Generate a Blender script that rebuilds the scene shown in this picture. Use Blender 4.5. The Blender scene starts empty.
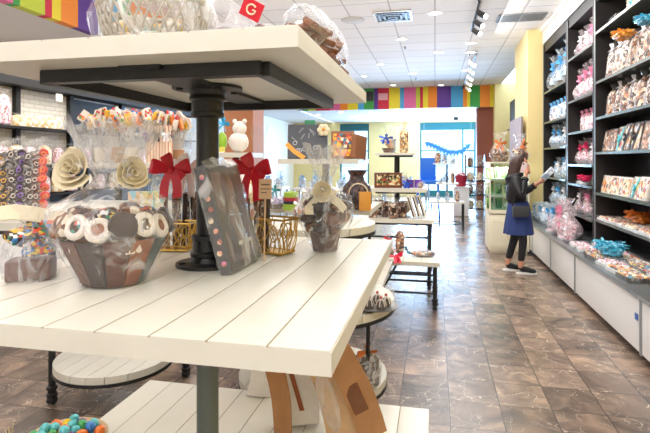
import bpy, bmesh, math, random
from mathutils import Vector, Matrix, Euler
random.seed(7)
PI = math.pi
S = bpy.context.scene
COL = S.collection
# ---------------------------------------------------------------- camera, world, lights, exposure
EYE = 1.55
YAW = math.radians(12.4)
F = 500.0
cam_d = bpy.data.cameras.new('camera'); cam = bpy.data.objects.new('camera', cam_d); COL.objects.link(cam)
cam.location = (0, 0, EYE); cam.rotation_euler = (PI/2, 0, YAW)
cam_d.sensor_width = 36; cam_d.lens = 36*F/650; cam_d.shift_y = -56.5/650; cam_d.clip_start = .02
S.camera = cam
S.view_settings.view_transform = 'Standard'; S.view_settings.look = 'None'
S.view_settings.exposure = 0.33; S.view_settings.gamma = 1
S.cycles.transparent_max_bounces = 16; S.cycles.max_bounces = 7
S.cycles.sample_clamp_indirect = 6; S.cycles.caustics_reflective = False; S.cycles.caustics_refractive = False
w = bpy.data.worlds.new('daylight'); S.world = w; w.use_nodes = True
w.node_tree.nodes['Background'].inputs[0].default_value = (.62, .82, 1, 1)
w.node_tree.nodes['Background'].inputs[1].default_value = 4.2
def area(name, loc, sx, sy, power, col=(1, .95, .88), rot=(0, 0, 0)):
    l = bpy.data.lights.new(name, 'AREA'); l.shape = 'RECTANGLE'; l.size = sx; l.size_y = sy; l.energy = power; l.color = col
    o = bpy.data.objects.new(name, l); COL.objects.link(o); o.location = loc; o.rotation_euler = rot
    return o
for i, (x, y, sx, sy, p) in enumerate([(-.9, 1.0, 3.6, 3.5, 30), (-.9, 5.2, 3.6, 4.0, 95), (-.9, 9.8, 3.6, 4.5, 110), (-.9, 14, 3.6, 3, 60)]):
    area('ceiling_lighting', (x, y, 3.86), sx, sy, p, (1, .96, .92))
area('ceiling_lighting', (1.0, 6.2, 3.84), .5, 7.0, 120, (1, .97, .93), (0, math.radians(-38), 0)) # row of lamps washing the wall shelves
area('soffit_lighting', (-5.3, 6, 3.17), 1.2, 8, 110)
area('soffit_lighting', (-1.5, 19, 3.17), 7, 3, 95, (.93, .96, 1))
area('added_fill_behind_camera', (-1.0, -1.3, 2.7), 4.5, 2.4, 200, (.97, .97, 1), (PI, 0, 0))  # unseen floating light added to brighten the near ceiling, not a shop lamp
area('added_ceiling_fill', (-1.2, 8.0, 3.0), 5.0, 12, 62, (1, .97, .94), (PI, 0, 0))  # invisible area light added in mid-air to lift the ceiling; no cove exists
area('window_daylight', (.3, 21.5, 1.3), 3.6, 2.0, 1000, (.38, .64, 1), (-PI/2-.35, 0, 0))

def UV(px, py): return (px-325)/F, (160-py)/F
CA, SA = math.cos(YAW), math.sin(YAW)
def P(px, py, d):
    u, v = UV(px, py)
    return Vector((d*(-SA+u*CA), d*(CA+u*SA), EYE+v*d))
def G(px, py, z):
    u, v = UV(px, py); return P(px, py, (z-EYE)/v)
def PX(px, X):           # point on the plane x = X seen at column px -> its Y
    u = (px-325)/F; return X*(CA+u*SA)/(-SA+u*CA)
def XY(px, Y):
    u = (px-325)/F; return Y*(-SA+u*CA)/(CA+u*SA)
# ---------------------------------------------------------------- materials
MATS = {}
def rgb(h):
    if isinstance(h, str):
        c = [int(h[i:i+2], 16)/255 for i in (0, 2, 4)]
        return tuple(((x+.055)/1.055)**2.4 if x > .04045 else x/12.92 for x in c)+(1,)
    return tuple(h)+(1,) if len(h) == 3 else h
def mat(name, col, rough=.5, metal=0, bump=0, bscale=40, emit=0, coat=0, var=0, alpha=1):
    if name in MATS: return MATS[name]
    m = bpy.data.materials.new(name); m.use_nodes = True; nt = m.node_tree; b = nt.nodes['Principled BSDF']
    c = rgb(col)
    b.inputs['Base Color'].default_value = c; b.inputs['Roughness'].default_value = rough; b.inputs['Metallic'].default_value = metal
    b.inputs['Coat Weight'].default_value = coat; b.inputs['Alpha'].default_value = alpha
    if emit: b.inputs['Emission Color'].default_value = c; b.inputs['Emission Strength'].default_value = emit
    tc = nt.nodes.new('ShaderNodeTexCoord'); n = nt.nodes.new('ShaderNodeTexNoise'); n.inputs['Scale'].default_value = bscale
    nt.links.new(tc.outputs['Object'], n.inputs['Vector'])
    v = var or .08
    mx = nt.nodes.new('ShaderNodeMixRGB'); mx.blend_type = 'MULTIPLY'; mx.inputs[0].default_value = 1; mx.inputs[1].default_value = c
    mr = nt.nodes.new('ShaderNodeMapRange'); mr.inputs[3].default_value = 1-v; mr.inputs[4].default_value = 1+v
    nt.links.new(n.outputs[0], mr.inputs[0]); nt.links.new(mr.outputs[0], mx.inputs[2]); nt.links.new(mx.outputs[0], b.inputs['Base Color'])
    if bump:
        bp = nt.nodes.new('ShaderNodeBump'); bp.inputs['Strength'].default_value = bump; bp.inputs['Distance'].default_value = .01
        nt.links.new(n.outputs[0], bp.inputs['Height']); nt.links.new(bp.outputs[0], b.inputs['Normal'])
    MATS[name] = m; return m
def pal(name, cols, scale=30, rough=.45, stretch=(1, 1, 1), coat=.2, bump=.3):
    """small pieces in several colours: cells of a Voronoi pattern, each with one of the colours"""
    if name in MATS: return MATS[name]
    m = bpy.data.materials.new(name); m.use_nodes = True; nt = m.node_tree; b = nt.nodes['Principled BSDF']
    tc = nt.nodes.new('ShaderNodeTexCoord'); mp = nt.nodes.new('ShaderNodeMapping'); mp.inputs['Scale'].default_value = stretch
    oi = nt.nodes.new('ShaderNodeObjectInfo'); ad = nt.nodes.new('ShaderNodeVectorMath'); ad.operation = 'ADD'
    nt.links.new(tc.outputs['Object'], mp.inputs['Vector']); nt.links.new(mp.outputs[0], ad.inputs[0])
    sc = nt.nodes.new('ShaderNodeVectorMath'); sc.operation = 'SCALE'; sc.inputs[0].default_value = (3, 5, 7)
    nt.links.new(oi.outputs['Random'], sc.inputs['Scale']); nt.links.new(sc.outputs[0], ad.inputs[1])
    v = nt.nodes.new('ShaderNodeTexVoronoi'); v.inputs['Scale'].default_value = scale
    nt.links.new(ad.outputs[0], v.inputs['Vector'])
    sp = nt.nodes.new('ShaderNodeSeparateColor'); nt.links.new(v.outputs['Color'], sp.inputs[0])
    cr = nt.nodes.new('ShaderNodeValToRGB'); cr.color_ramp.interpolation = 'CONSTANT'
    el = cr.color_ramp.elements
    while len(el) < len(cols): el.new(.5)
    for i, c in enumerate(cols): el[i].position = i/len(cols); el[i].color = rgb(c)
    nt.links.new(sp.outputs[0], cr.inputs[0]); nt.links.new(cr.outputs[0], b.inputs['Base Color'])
    b.inputs['Roughness'].default_value = rough; b.inputs['Coat Weight'].default_value = coat
    bp = nt.nodes.new('ShaderNodeBump'); bp.inputs['Strength'].default_value = bump; bp.inputs['Distance'].default_value = .01; bp.invert = True
    nt.links.new(v.outputs['Distance'], bp.inputs['Height']); nt.links.new(bp.outputs[0], b.inputs['Normal'])
    MATS[name] = m; return m
def cello(name, tint=(1, 1, 1), haze=.10, scale=18):
    if name in MATS: return MATS[name]
    m = bpy.data.materials.new(name); m.use_nodes = True; nt = m.node_tree
    for n in list(nt.nodes): nt.nodes.remove(n)
    out = nt.nodes.new('ShaderNodeOutputMaterial')
    tr = nt.nodes.new('ShaderNodeBsdfTransparent'); tr.inputs[0].default_value = tuple(.6+.4*t for t in tint)+(1,)
    pr = nt.nodes.new('ShaderNodeBsdfPrincipled'); pr.inputs['Base Color'].default_value = tint+(1,); pr.inputs['Roughness'].default_value = .12
    pr.inputs['Specular IOR Level'].default_value = 1.0; pr.inputs['Coat Weight'].default_value = 1.0; pr.inputs['Coat Roughness'].default_value = .06
    tc = nt.nodes.new('ShaderNodeTexCoord'); mp = nt.nodes.new('ShaderNodeMapping'); mp.inputs['Scale'].default_value = (1, 1, .35)
    n = nt.nodes.new('ShaderNodeTexNoise'); n.inputs['Scale'].default_value = scale; n.inputs['Detail'].default_value = 3; n.inputs['Distortion'].default_value = 1.2
    nt.links.new(tc.outputs['Object'], mp.inputs[0]); nt.links.new(mp.outputs[0], n.inputs['Vector'])
    bp = nt.nodes.new('ShaderNodeBump'); bp.inputs['Strength'].default_value = .9; bp.inputs['Distance'].default_value = .02
    nt.links.new(n.outputs[0], bp.inputs['Height']); nt.links.new(bp.outputs[0], pr.inputs['Normal'])
    lw = nt.nodes.new('ShaderNodeLayerWeight'); lw.inputs[0].default_value = .35; nt.links.new(bp.outputs[0], lw.inputs['Normal'])
    mr = nt.nodes.new('ShaderNodeMapRange'); mr.inputs[1].default_value = .55; mr.inputs[2].default_value = .72
    mr.inputs[3].default_value = haze*.6; mr.inputs[4].default_value = haze*.6+.42
    nt.links.new(n.outputs[0], mr.inputs[0])
    ad = nt.nodes.new('ShaderNodeMath'); ad.operation = 'MULTIPLY_ADD'; ad.inputs[1].default_value = .10; ad.use_clamp = True
    nt.links.new(lw.outputs['Facing'], ad.inputs[0]); nt.links.new(mr.outputs[0], ad.inputs[2])
    mx = nt.nodes.new('ShaderNodeMixShader'); nt.links.new(ad.outputs[0], mx.inputs[0]); nt.links.new(tr.outputs[0], mx.inputs[1]); nt.links.new(pr.outputs[0], mx.inputs[2])
    nt.links.new(mx.outputs[0], out.inputs[0])
    MATS[name] = m; return m
def glass(name='clear glass', tint=(.85, .95, .93), fac=.12):
    if name in MATS: return MATS[name]
    m = bpy.data.materials.new(name); m.use_nodes = True; nt = m.node_tree
    for n in list(nt.nodes): nt.nodes.remove(n)
    out = nt.nodes.new('ShaderNodeOutputMaterial'); tr = nt.nodes.new('ShaderNodeBsdfTransparent'); tr.inputs[0].default_value = tint+(1,)
    gl = nt.nodes.new('ShaderNodeBsdfGlossy'); gl.inputs['Roughness'].default_value = .05
    mx = nt.nodes.new('ShaderNodeMixShader'); mx.inputs[0].default_value = fac
    nt.links.new(tr.outputs[0], mx.inputs[1]); nt.links.new(gl.outputs[0], mx.inputs[2]); nt.links.new(mx.outputs[0], out.inputs[0])
    MATS[name] = m; return m
def floor_mat():
    m = bpy.data.materials.new('marble tiles'); m.use_nodes = True; nt = m.node_tree; b = nt.nodes['Principled BSDF']; L = nt.links.new; N = nt.nodes.new
    tc = N('ShaderNodeTexCoord'); mp = N('ShaderNodeMapping'); mp.inputs['Location'].default_value = (-.089/.31, -3.33/.33, 0); mp.inputs['Scale'].default_value = (1/.31, 1/.33, 1)
    L(tc.outputs['Object'], mp.inputs[0])
    s0 = N('ShaderNodeSeparateXYZ'); L(mp.outputs[0], s0.inputs[0]); f0 = N('ShaderNodeMath'); f0.operation = 'FLOOR'; L(s0.outputs[0], f0.inputs[0])
    st = N('ShaderNodeMath'); st.operation = 'MULTIPLY_ADD'; st.inputs[1].default_value = 0; L(f0.outputs[0], st.inputs[0]); L(s0.outputs[1], st.inputs[2])
    tl = N('ShaderNodeCombineXYZ'); L(s0.outputs[0], tl.inputs[0]); L(st.outputs[0], tl.inputs[1])
    fl = N('ShaderNodeVectorMath'); fl.operation = 'FLOOR'; L(tl.outputs[0], fl.inputs[0])
    wn = N('ShaderNodeTexWhiteNoise'); L(fl.outputs[0], wn.inputs['Vector'])
    sc = N('ShaderNodeVectorMath'); sc.operation = 'SCALE'; sc.inputs['Scale'].default_value = 9; L(wn.outputs['Color'], sc.inputs[0])
    ad = N('ShaderNodeVectorMath'); ad.operation = 'ADD'; L(tc.outputs['Object'], ad.inputs[0]); L(sc.outputs[0], ad.inputs[1])
    n1 = N('ShaderNodeTexNoise'); n1.inputs['Scale'].default_value = 3.2; n1.inputs['Detail'].default_value = 6; n1.inputs['Distortion'].default_value = 1.4; L(ad.outputs[0], n1.inputs['Vector'])
    cr = N('ShaderNodeValToRGB'); e = cr.color_ramp.elements; e[0].position = .3; e[0].color = rgb('564a42'); e[1].position = .75; e[1].color = rgb('a88e79')
    x = e.new(.5); x.color = rgb('7c6a5e'); L(n1.outputs[0], cr.inputs[0])
    # veins
    n2 = N('ShaderNodeTexNoise'); n2.inputs['Scale'].default_value = 4.5; n2.inputs['Detail'].default_value = 3; L(ad.outputs[0], n2.inputs['Vector'])
    mx0 = N('ShaderNodeMixRGB'); mx0.inputs[0].default_value = .28; L(ad.outputs[0], mx0.inputs[1]); L(n2.outputs[1], mx0.inputs[2])
    vo = N('ShaderNodeTexVoronoi'); vo.feature = 'DISTANCE_TO_EDGE'; vo.inputs['Scale'].default_value = 9; L(mx0.outputs[0], vo.inputs['Vector'])
    r2 = N('ShaderNodeMapRange'); r2.inputs[1].default_value = 0; r2.inputs[2].default_value = .018; r2.inputs[3].default_value = .75; r2.inputs[4].default_value = 0; L(vo.outputs[0], r2.inputs[0])
    n3 = N('ShaderNodeTexNoise'); n3.inputs['Scale'].default_value = 5; L(ad.outputs[0], n3.inputs['Vector'])
    r3 = N('ShaderNodeMapRange'); r3.inputs[1].default_value = .42; r3.inputs[2].default_value = .58; L(n3.outputs[0], r3.inputs[0])
    mu = N('ShaderNodeMath'); mu.operation = 'MULTIPLY'; L(r2.outputs[0], mu.inputs[0]); L(r3.outputs[0], mu.inputs[1])
    mv = N('ShaderNodeMixRGB'); mv.inputs[2].default_value = rgb('ead8bf'); L(mu.outputs[0], mv.inputs[0]); L(cr.outputs[0], mv.inputs[1])
    # per tile tone
    tn = N('ShaderNodeMapRange'); tn.inputs[3].default_value = .6; tn.inputs[4].default_value = 1.3; L(wn.outputs['Value'], tn.inputs[0])
    mt = N('ShaderNodeMixRGB'); mt.blend_type = 'MULTIPLY'; mt.inputs[0].default_value = 1; L(mv.outputs[0], mt.inputs[1]); L(tn.outputs[0], mt.inputs[2])
    # joints
    fr = N('ShaderNodeVectorMath'); fr.operation = 'FRACTION'; L(tl.outputs[0], fr.inputs[0]); sx = N('ShaderNodeSeparateXYZ'); L(fr.outputs[0], sx.inputs[0])
    def edge(o, t_):
        a = N('ShaderNodeMath'); a.operation = 'PINGPONG'; a.inputs[1].default_value = .5; L(o, a.inputs[0])
        c = N('ShaderNodeMath'); c.operation = 'LESS_THAN'; c.inputs[1].default_value = t_; L(a.outputs[0], c.inputs[0]); return c
    ex, ey = edge(sx.outputs[0], .010), edge(sx.outputs[1], .010); mm = N('ShaderNodeMath'); mm.operation = 'MAXIMUM'; L(ex.outputs[0], mm.inputs[0]); L(ey.outputs[0], mm.inputs[1])
    mj = N('ShaderNodeMixRGB'); mj.inputs[2].default_value = rgb('3e342e'); L(mm.outputs[0], mj.inputs[0]); L(mt.outputs[0], mj.inputs[1])
    L(mj.outputs[0], b.inputs['Base Color']); b.inputs['Roughness'].default_value = .27; b.inputs['Specular IOR Level'].default_value = .8
    return m
def grid_mat(name, base, line, sx, sy, lw=.012, axes=(0, 1), rough=.8, brick=False, off=(0, 0)):
    m = bpy.data.materials.new(name); m.use_nodes = True; nt = m.node_tree; b = nt.nodes['Principled BSDF']; L = nt.links.new; N = nt.nodes.new
    tc = N('ShaderNodeTexCoord'); sp = N('ShaderNodeSeparateXYZ'); L(tc.outputs['Object'], sp.inputs[0]); cb = N('ShaderNodeCombineXYZ')
    L(sp.outputs[axes[0]], cb.inputs[0]); L(sp.outputs[axes[1]], cb.inputs[1])
    br = N('ShaderNodeTexBrick'); br.offset = .5 if brick else 0; br.inputs['Color1'].default_value = rgb(base); br.inputs['Color2'].default_value = tuple(c*.94 for c in rgb(base)[:3])+(1,)
    br.inputs['Mortar'].default_value = rgb(line); br.inputs['Scale'].default_value = 1; br.inputs['Mortar Size'].default_value = lw
    br.inputs['Brick Width'].default_value = sx; br.inputs['Row Height'].default_value = sy; L(cb.outputs[0], br.inputs['Vector'])
    L(br.outputs[0], b.inputs['Base Color']); b.inputs['Roughness'].default_value = rough
    bp = N('ShaderNodeBump'); bp.invert = True; bp.inputs['Strength'].default_value = .5; bp.inputs['Distance'].default_value = .005; L(br.outputs['Fac'], bp.inputs['Height']); L(bp.outputs[0], b.inputs['Normal'])
    return m
white_paint = mat('cream painted wood', 'd9d6ca', .32, var=.05, bscale=9)
groove_m = mat('bare wood in the joints', '9a8f78', .8)
iron = mat('black iron', '2c2d2e', .42, .3, bump=.15, bscale=120)
dark_rim = mat('charcoal laminate', '33312f', .4, var=.3, bscale=150)
CL = cello('clear cellophane'); CLH = cello('crisp gift film', (.97, .98, 1), .11, 16); CLW = cello('cloudy cellophane', (.95, .96, .99), .20, 14); CLM = cello('gathered film', (.95, .96, .99), .44, 20); CLP = cello('pink cellophane', (1, .89, .92), .28, 22); CLB = cello('blue cellophane', (.84, .94, 1), .30, 22)
# ---------------------------------------------------------------- mesh builder
class MB:
    def __init__(s): s.v = []; s.f = []; s.m = []; s.M = Matrix.Identity(4)
    def at(s, loc=(0, 0, 0), rot=(0, 0, 0), sc=1):
        s.M = Matrix.Translation(loc) @ Euler(rot).to_matrix().to_4x4() @ Matrix.Scale(sc, 4); return s
    def add(s, vs, fs, mi=0):
        o = len(s.v); s.v += [tuple(s.M @ Vector(v)) for v in vs]; s.f += [tuple(i+o for i in f) for f in fs]; s.m += [mi]*len(fs); return s
    def box(s, c, d, mi=0, bv=0):
        x, y, z = (k/2 for k in d)
        if bv:
            bm = bmesh.new(); bmesh.ops.create_cube(bm, size=1)
            for v in bm.verts: v.co = Vector((v.co.x*d[0], v.co.y*d[1], v.co.z*d[2]))
            bmesh.ops.bevel(bm, geom=bm.edges[:], offset=bv, segments=2, affect='EDGES', profile=.7)
            bm.verts.index_update(); vs = [tuple(v.co+Vector(c)) for v in bm.verts]; fs = [[v.index for v in f.verts] for f in bm.faces]; bm.free()
            return s.add(vs, fs, mi)
        vs = [(c[0]+i*x, c[1]+j*y, c[2]+k*z) for i in (-1, 1) for j in (-1, 1) for k in (-1, 1)]
        return s.add(vs, [(0, 1, 3, 2), (4, 6, 7, 5), (0, 4, 5, 1), (2, 3, 7, 6), (0, 2, 6, 4), (1, 5, 7, 3)], mi)
    def lathe(s, prof, c=(0, 0, 0), n=24, mi=0, jit=0, ell=(1, 1), wave=0, wn=8, tw=0):
        vs = []; fs = []
        for k, (r, z) in enumerate(prof):
            for i in range(n):
                a = 2*PI*i/n + tw*k
                rr = r*(1+wave*math.cos(wn*a))*(1+random.uniform(-jit, jit))
                vs.append((c[0]+rr*ell[0]*math.cos(a), c[1]+rr*ell[1]*math.sin(a), c[2]+z+random.uniform(-jit, jit)*.3*r))
        for k in range(len(prof)-1):
            for i in range(n):
                j = (i+1) % n; fs.append((k*n+i, k*n+j, (k+1)*n+j, (k+1)*n+i))
        if prof[0][0] > 1e-6: fs.append(tuple(reversed(range(n))))
        if prof[-1][0] > 1e-6 and not jit and not wave: fs.append(tuple(range((len(prof)-1)*n, len(prof)*n)))
        return s.add(vs, fs, mi)
    def tube(s, pts, r, n=8, mi=0, cap=True, closed=False):
        pts = [Vector(p) for p in pts]; rs = r if isinstance(r, (list, tuple)) else [r]*len(pts)
        vs = []; fs = []; N = len(pts); up = None
        for k, p in enumerate(pts):
            if closed: t = (pts[(k+1) % N]-pts[k-1]).normalized()
            else: t = (pts[min(k+1, N-1)]-pts[max(k-1, 0)]).normalized()
            if up is None: up = Vector((0, 0, 1)) if abs(t.z) < .9 else Vector((1, 0, 0))
            a = t.cross(up).normalized(); b = a.cross(t).normalized(); up = b
            for i in range(n):
                q = 2*PI*i/n; vs.append(tuple(p+(a*math.cos(q)+b*math.sin(q))*rs[k]))
        for k in range(N if closed else N-1):
            for i in range(n):
                j = (i+1) % n; k2 = (k+1) % N; fs.append((k*n+i, k*n+j, k2*n+j, k2*n+i))
        if cap and not closed: fs += [tuple(reversed(range(n))), tuple(range((N-1)*n, N*n))]
        return s.add(vs, fs, mi)
    def cyl(s, a, b, r, n=14, mi=0): return s.tube([a, b], r, n, mi)
    def ball(s, c, r, mi=0, n=12, ell=(1, 1, 1), jit=0):
        vs = []; fs = []; m = max(4, n//2)
        for k in range(m+1):
            t = PI*k/m
            for i in range(n):
                a = 2*PI*i/n; q = 1+random.uniform(-jit, jit)
                vs.append((c[0]+r*q*ell[0]*math.sin(t)*math.cos(a), c[1]+r*q*ell[1]*math.sin(t)*math.sin(a), c[2]+r*q*ell[2]*math.cos(t)))
        for k in range(m):
            for i in range(n):
                j = (i+1) % n; fs.append((k*n+i, (k+1)*n+i, (k+1)*n+j, k*n+j))
        return s.add(vs, fs, mi)
    def torus(s, c, R, r, rot=(0, 0, 0), n=16, m=8, mi=0):
        E = Euler(rot).to_matrix(); pts = [Vector(c)+E @ Vector((R*math.cos(2*PI*i/n), R*math.sin(2*PI*i/n), 0)) for i in range(n)]
        return s.tube(pts, r, m, mi, closed=True)
    def strip(s, pts, wid, th=.0015, mi=0):
        """ribbon: pts path, wid width vectors (one or list)"""
        pts = [Vector(p) for p in pts]; N = len(pts); ws = wid if isinstance(wid, list) else [wid]*N
        vs = []; fs = []
        for k, p in enumerate(pts):
            t = (pts[min(k+1, N-1)]-pts[max(k-1, 0)]).normalized(); wv = Vector(ws[k]); nn = t.cross(wv).normalized()*th
            vs += [p-wv/2-nn, p+wv/2-nn, p+wv/2+nn, p-wv/2+nn]
        for k in range(N-1):
            for i in range(4): j = (i+1) % 4; fs.append((k*4+i, k*4+j, (k+1)*4+j, (k+1)*4+i))
        fs += [(3, 2, 1, 0), tuple((N-1)*4+i for i in range(4))]
        return s.add([tuple(v) for v in vs], fs, mi)
    def prism(s, poly, z0, z1, mi=0):
        n = len(poly); vs = [(x, y, z0) for x, y in poly]+[(x, y, z1) for x, y in poly]
        return s.add(vs, [tuple(reversed(range(n))), tuple(range(n, 2*n))]+[(i, (i+1) % n, n+(i+1) % n, n+i) for i in range(n)], mi)
    def obj(s, name, mats, parent=None, smooth=True, loc=None, rot=None, label=None):
        me = bpy.data.meshes.new(name); me.from_pydata(s.v, [], s.f)
        for m in (mats if isinstance(mats, (list, tuple)) else [mats]): me.materials.append(m)
        me.polygons.foreach_set('material_index', s.m)
        if smooth:
            me.polygons.foreach_set('use_smooth', [True]*len(s.f))
        me.update(); me.validate()
        bm = bmesh.new(); bm.from_mesh(me); bmesh.ops.recalc_face_normals(bm, faces=bm.faces)
        if smooth:
            for e in bm.edges:
                if len(e.link_faces) == 2 and e.calc_face_angle(0) > .7: e.smooth = False
        bm.to_mesh(me); bm.free()
        o = bpy.data.objects.new(name, me); COL.objects.link(o)
        if parent: o.parent = parent
        if loc is not None: o.location = loc
        if rot is not None: o.rotation_euler = rot
        if label: o['label'] = label
        return o
def thing(name, label, cat, loc=(0, 0, 0), rz=0, group=None):
    o = bpy.data.objects.new(name, None); COL.objects.link(o); o.empty_display_size = .05
    o.location = loc; o.rotation_euler = (0, 0, rz); o['label'] = label; o['category'] = cat
    if group: o['group'] = group
    return o
def tag(o, label, cat, group=None):
    o['label'] = label; o['category'] = cat
    if group: o['group'] = group
    return o
def struct(o, label=None):
    o['kind'] = 'structure'
    if label: o['label'] = label
    return o
def kids(o): return [c for c in bpy.data.objects if c.parent == o]
KID = {}
def dup(root, loc, rot=None, sc=None, label=None, group=None):
    def cp(o, parent):
        c = o.copy(); COL.objects.link(c)
        if parent is not None: c.parent = parent
        if o.name not in KID: KID[o.name] = kids(o)
        for k in KID[o.name]: cp(k, c)
        return c
    r = cp(root, None); r.location = loc
    if rot is not None: r.rotation_euler = rot if isinstance(rot, tuple) else (0, 0, rot)
    if sc is not None: r.scale = (sc,)*3 if not isinstance(sc, tuple) else sc
    if label: r['label'] = label
    if group: r['group'] = group
    return r
USED = {}
def place(proto, loc, rot=0, sc=1, label=None, group=None):
    """first call moves the prototype itself, later ones copy it"""
    if proto.name not in USED:
        USED[proto.name] = 1; KID[proto.name] = kids(proto)
        proto.location = loc; proto.rotation_euler = rot if isinstance(rot, tuple) else (0, 0, rot); proto.scale = (sc,)*3 if not isinstance(sc, tuple) else sc
        if label: proto['label'] = label
        if group: proto['group'] = group
        return proto
    return dup(proto, loc, rot, sc, label, group)
def ribbon_bow(mb, c, s, rot=(0, 0, 0), loops=2, tails=True, wd=.35, mi=0, up=0):
    """bow of loops of ribbon around a knot; lies in the local x-z plane, front is -y"""
    E = Euler(rot).to_matrix(); c = Vector(c)
    def T(x, y, z): return c+E @ Vector((x*s, y*s, z*s))
    for k in range(loops):
        a = (PI*k if loops == 2 else 2*PI*k/loops)+.15
        if loops == 2: a = .25 if k == 0 else PI-.25
        pts = []
        for t in [i/10 for i in range(11)]:
            r = math.sin(PI*t)*1.0; sp = (t-.5)*.9*math.sin(PI*t)
            pts.append(T(r*math.cos(a)-sp*math.sin(a)*.6, -.25*math.sin(PI*t)-sp*.5, r*math.sin(a)+sp*math.cos(a)*.6+up))
        wv = E @ Vector((-math.sin(a)*.3, -.9 if loops > 2 else -.35, math.cos(a)*.9)).normalized()*s*wd*1.3
        ws = [wv*(.35+.9*math.sin(PI*i/10)) for i in range(11)]
        mb.strip(pts, ws, s*.012, mi)
    if tails:
        for sg in (-1, 1):
            pts = [T(sg*(.05+.35*t+.08*math.sin(4*t)), -.1-.1*t, -1.3*t+up) for t in [i/6 for i in range(7)]]
            mb.strip(pts, E @ Vector((wd*s*1.1, 0, 0.1*s)), s*.012, mi)
    mb.ball(T(0, -.08, up), s*.17, mi, 10)
def rose(mb, c, s, rot=(0, 0, 0), mi=0, turns=4):
    E = Euler(rot).to_matrix(); c = Vector(c)   # spiral ribbon rose facing local -y
    pts = []; ws = []
    n = turns*14
    for i in range(n+1):
        t = i/n; a = 2*PI*turns*t; r = s*(.08+.8*t)*(1+.08*math.cos(3*a))
        pts.append(c+E @ Vector((r*math.cos(a), s*(-.42+.5*t), r*math.sin(a))))
        ws.append(E @ Vector((math.cos(a)*.75*t, -.75+.35*t, math.sin(a)*.75*t))*s*(.6+.45*t))
    mb.strip(pts, ws, s*.012, mi)
    mb.ball(c, s*.22, mi, 10)
def shreds(mb, c, r, h, n=24, mi=0, th=.004):
    """crinkled paper shreds / tulle: loose curled strips"""
    c = Vector(c)
    for i in range(n):
        a = random.uniform(0, 2*PI); rr = r*random.uniform(.2, 1); b = a+random.uniform(-.8, .8)
        p0 = c+Vector((rr*.3*math.cos(a), rr*.3*math.sin(a), 0)); p2 = c+Vector((rr*math.cos(b), rr*math.sin(b), h*random.uniform(.2, 1)))
        p1 = (p0+p2)/2+Vector((0, 0, h*.5)); pts = [(p0*(1-t)**2+p1*2*t*(1-t)+p2*t*t) for t in (0, .33, .66, 1)]
        mb.strip(pts, Vector((random.uniform(-1, 1), random.uniform(-1, 1), .3)).normalized()*th*4, th*.2, mi)
def wrapmesh(mb, r, h, top=.35, n=26, jit=.07, base=.75, c=(0, 0, 0), ell=(1, 1), neck=.12, mi=0, prof=None, pmi=None):
    """gathered film: swells round the contents, pinched at the tie, flares above"""
    hb = h*(1-top)
    prof = prof or [(r*base, .002), (r*base*1.06, .03*hb), (r*.98, hb*.25), (r*1.04, hb*.42), (r*.9, hb*.6), (r*.6, hb*.8), (r*neck*1.6, hb*.96), (r*neck, hb), (r*neck*1.8, hb+h*top*.25), (r*.45, hb+h*top*.6), (r*.68, h)]
    vs = []; fs = []
    ph = random.uniform(0, 6)
    for k, (rr, z) in enumerate(prof):
        for i in range(n):
            a = 2*PI*i/n; fold = (1+.10*math.cos(7*a+ph)+.06*math.cos(11*a-ph)) if k > 4 else 1
            q = rr*fold*(1+random.uniform(-jit, jit)); zz = z+(random.uniform(-.3, .3)*h*top*.35 if k == len(prof)-1 else random.uniform(-jit, jit)*.15*h*(k > 0))
            vs.append((c[0]+q*ell[0]*math.cos(a), c[1]+q*ell[1]*math.sin(a), c[2]+max(zz, .001)))
    for k in range(len(prof)-1):
        for i in range(n):
            j = (i+1) % n; fs.append((k*n+i, k*n+j, (k+1)*n+j, (k+1)*n+i))
    if pmi is None: return mb.add(vs, fs, mi)
    kk = min(range(len(prof)), key=lambda q: prof[q][0] if prof[q][1] > prof[-1][1]*.4 else 9)-1
    mb.add(vs, fs[:kk*n], mi); mb.add(vs, fs[kk*n:], pmi)
# ================================================================= THE ROOM
CEIL, SOF = 3.9, 3.22
XL, XB, XR, YE, YF = -6.3, -4.39, 1.95, 22.0, 16.4
yellow = mat('yellow wall paint', 'e8d396', .7, var=.05, bscale=4)
offwhite = mat('white wall paint', 'ecebe6', .75, var=.03)
soffit_m = mat('pale grey soffit paint', 'dcd8d6', .8, var=.03)
teal = mat('teal window frame', '12636a', .45)
black = mat('black melamine', '141317', .5, var=.25, bscale=30)
blackw = mat('dark brown melamine', '1f1a1a', .5, var=.3, bscale=40)
grey = mat('grey metal grille', '8f9296', .5, .4)
steel = mat('brushed steel', 'aab0b5', .3, .9)
white = mat('white enamel', 'f4f3ef', .35, var=.02)
tan = mat('terracotta column paint', 'b3754f', .7, var=.08, bscale=5)
brown = mat('brown column paint', '8f4f3c', .7, var=.08, bscale=5)
def sbox(name, a, b, m, bv=0, smooth=False):
    c = [(a[i]+b[i])/2 for i in range(3)]; d = [abs(b[i]-a[i]) for i in range(3)]
    return struct(MB().box((0, 0, 0), d, 0, bv).obj(name, m, loc=c, smooth=smooth))
fl = struct(MB().box((0, 0, -.05), (10.6, 25.8, .1)).obj('floor', floor_mat(), smooth=False)); fl.location = (-1.5, 9.5, 0)
fl.data.transform(Matrix.Translation((-2.0, 9.5, 0))); fl.location = (0, 0, 0)
cg = grid_mat('ceiling tiles', 'f4f0ed', 'c4c0bd', .68, .68, .012)
ce = struct(MB().box((-1.2, 6.7, CEIL+.05), (6.4, 19.6, .1)).obj('ceiling', cg, smooth=False))
sbox('trim_1', (XB-.12, -3.3, SOF), (XL-.1, 22, SOF+.1), soffit_m)
sbox('trim_2', (XB, YF+.12, SOF), (3.3, 22, SOF+.1), soffit_m)
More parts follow.
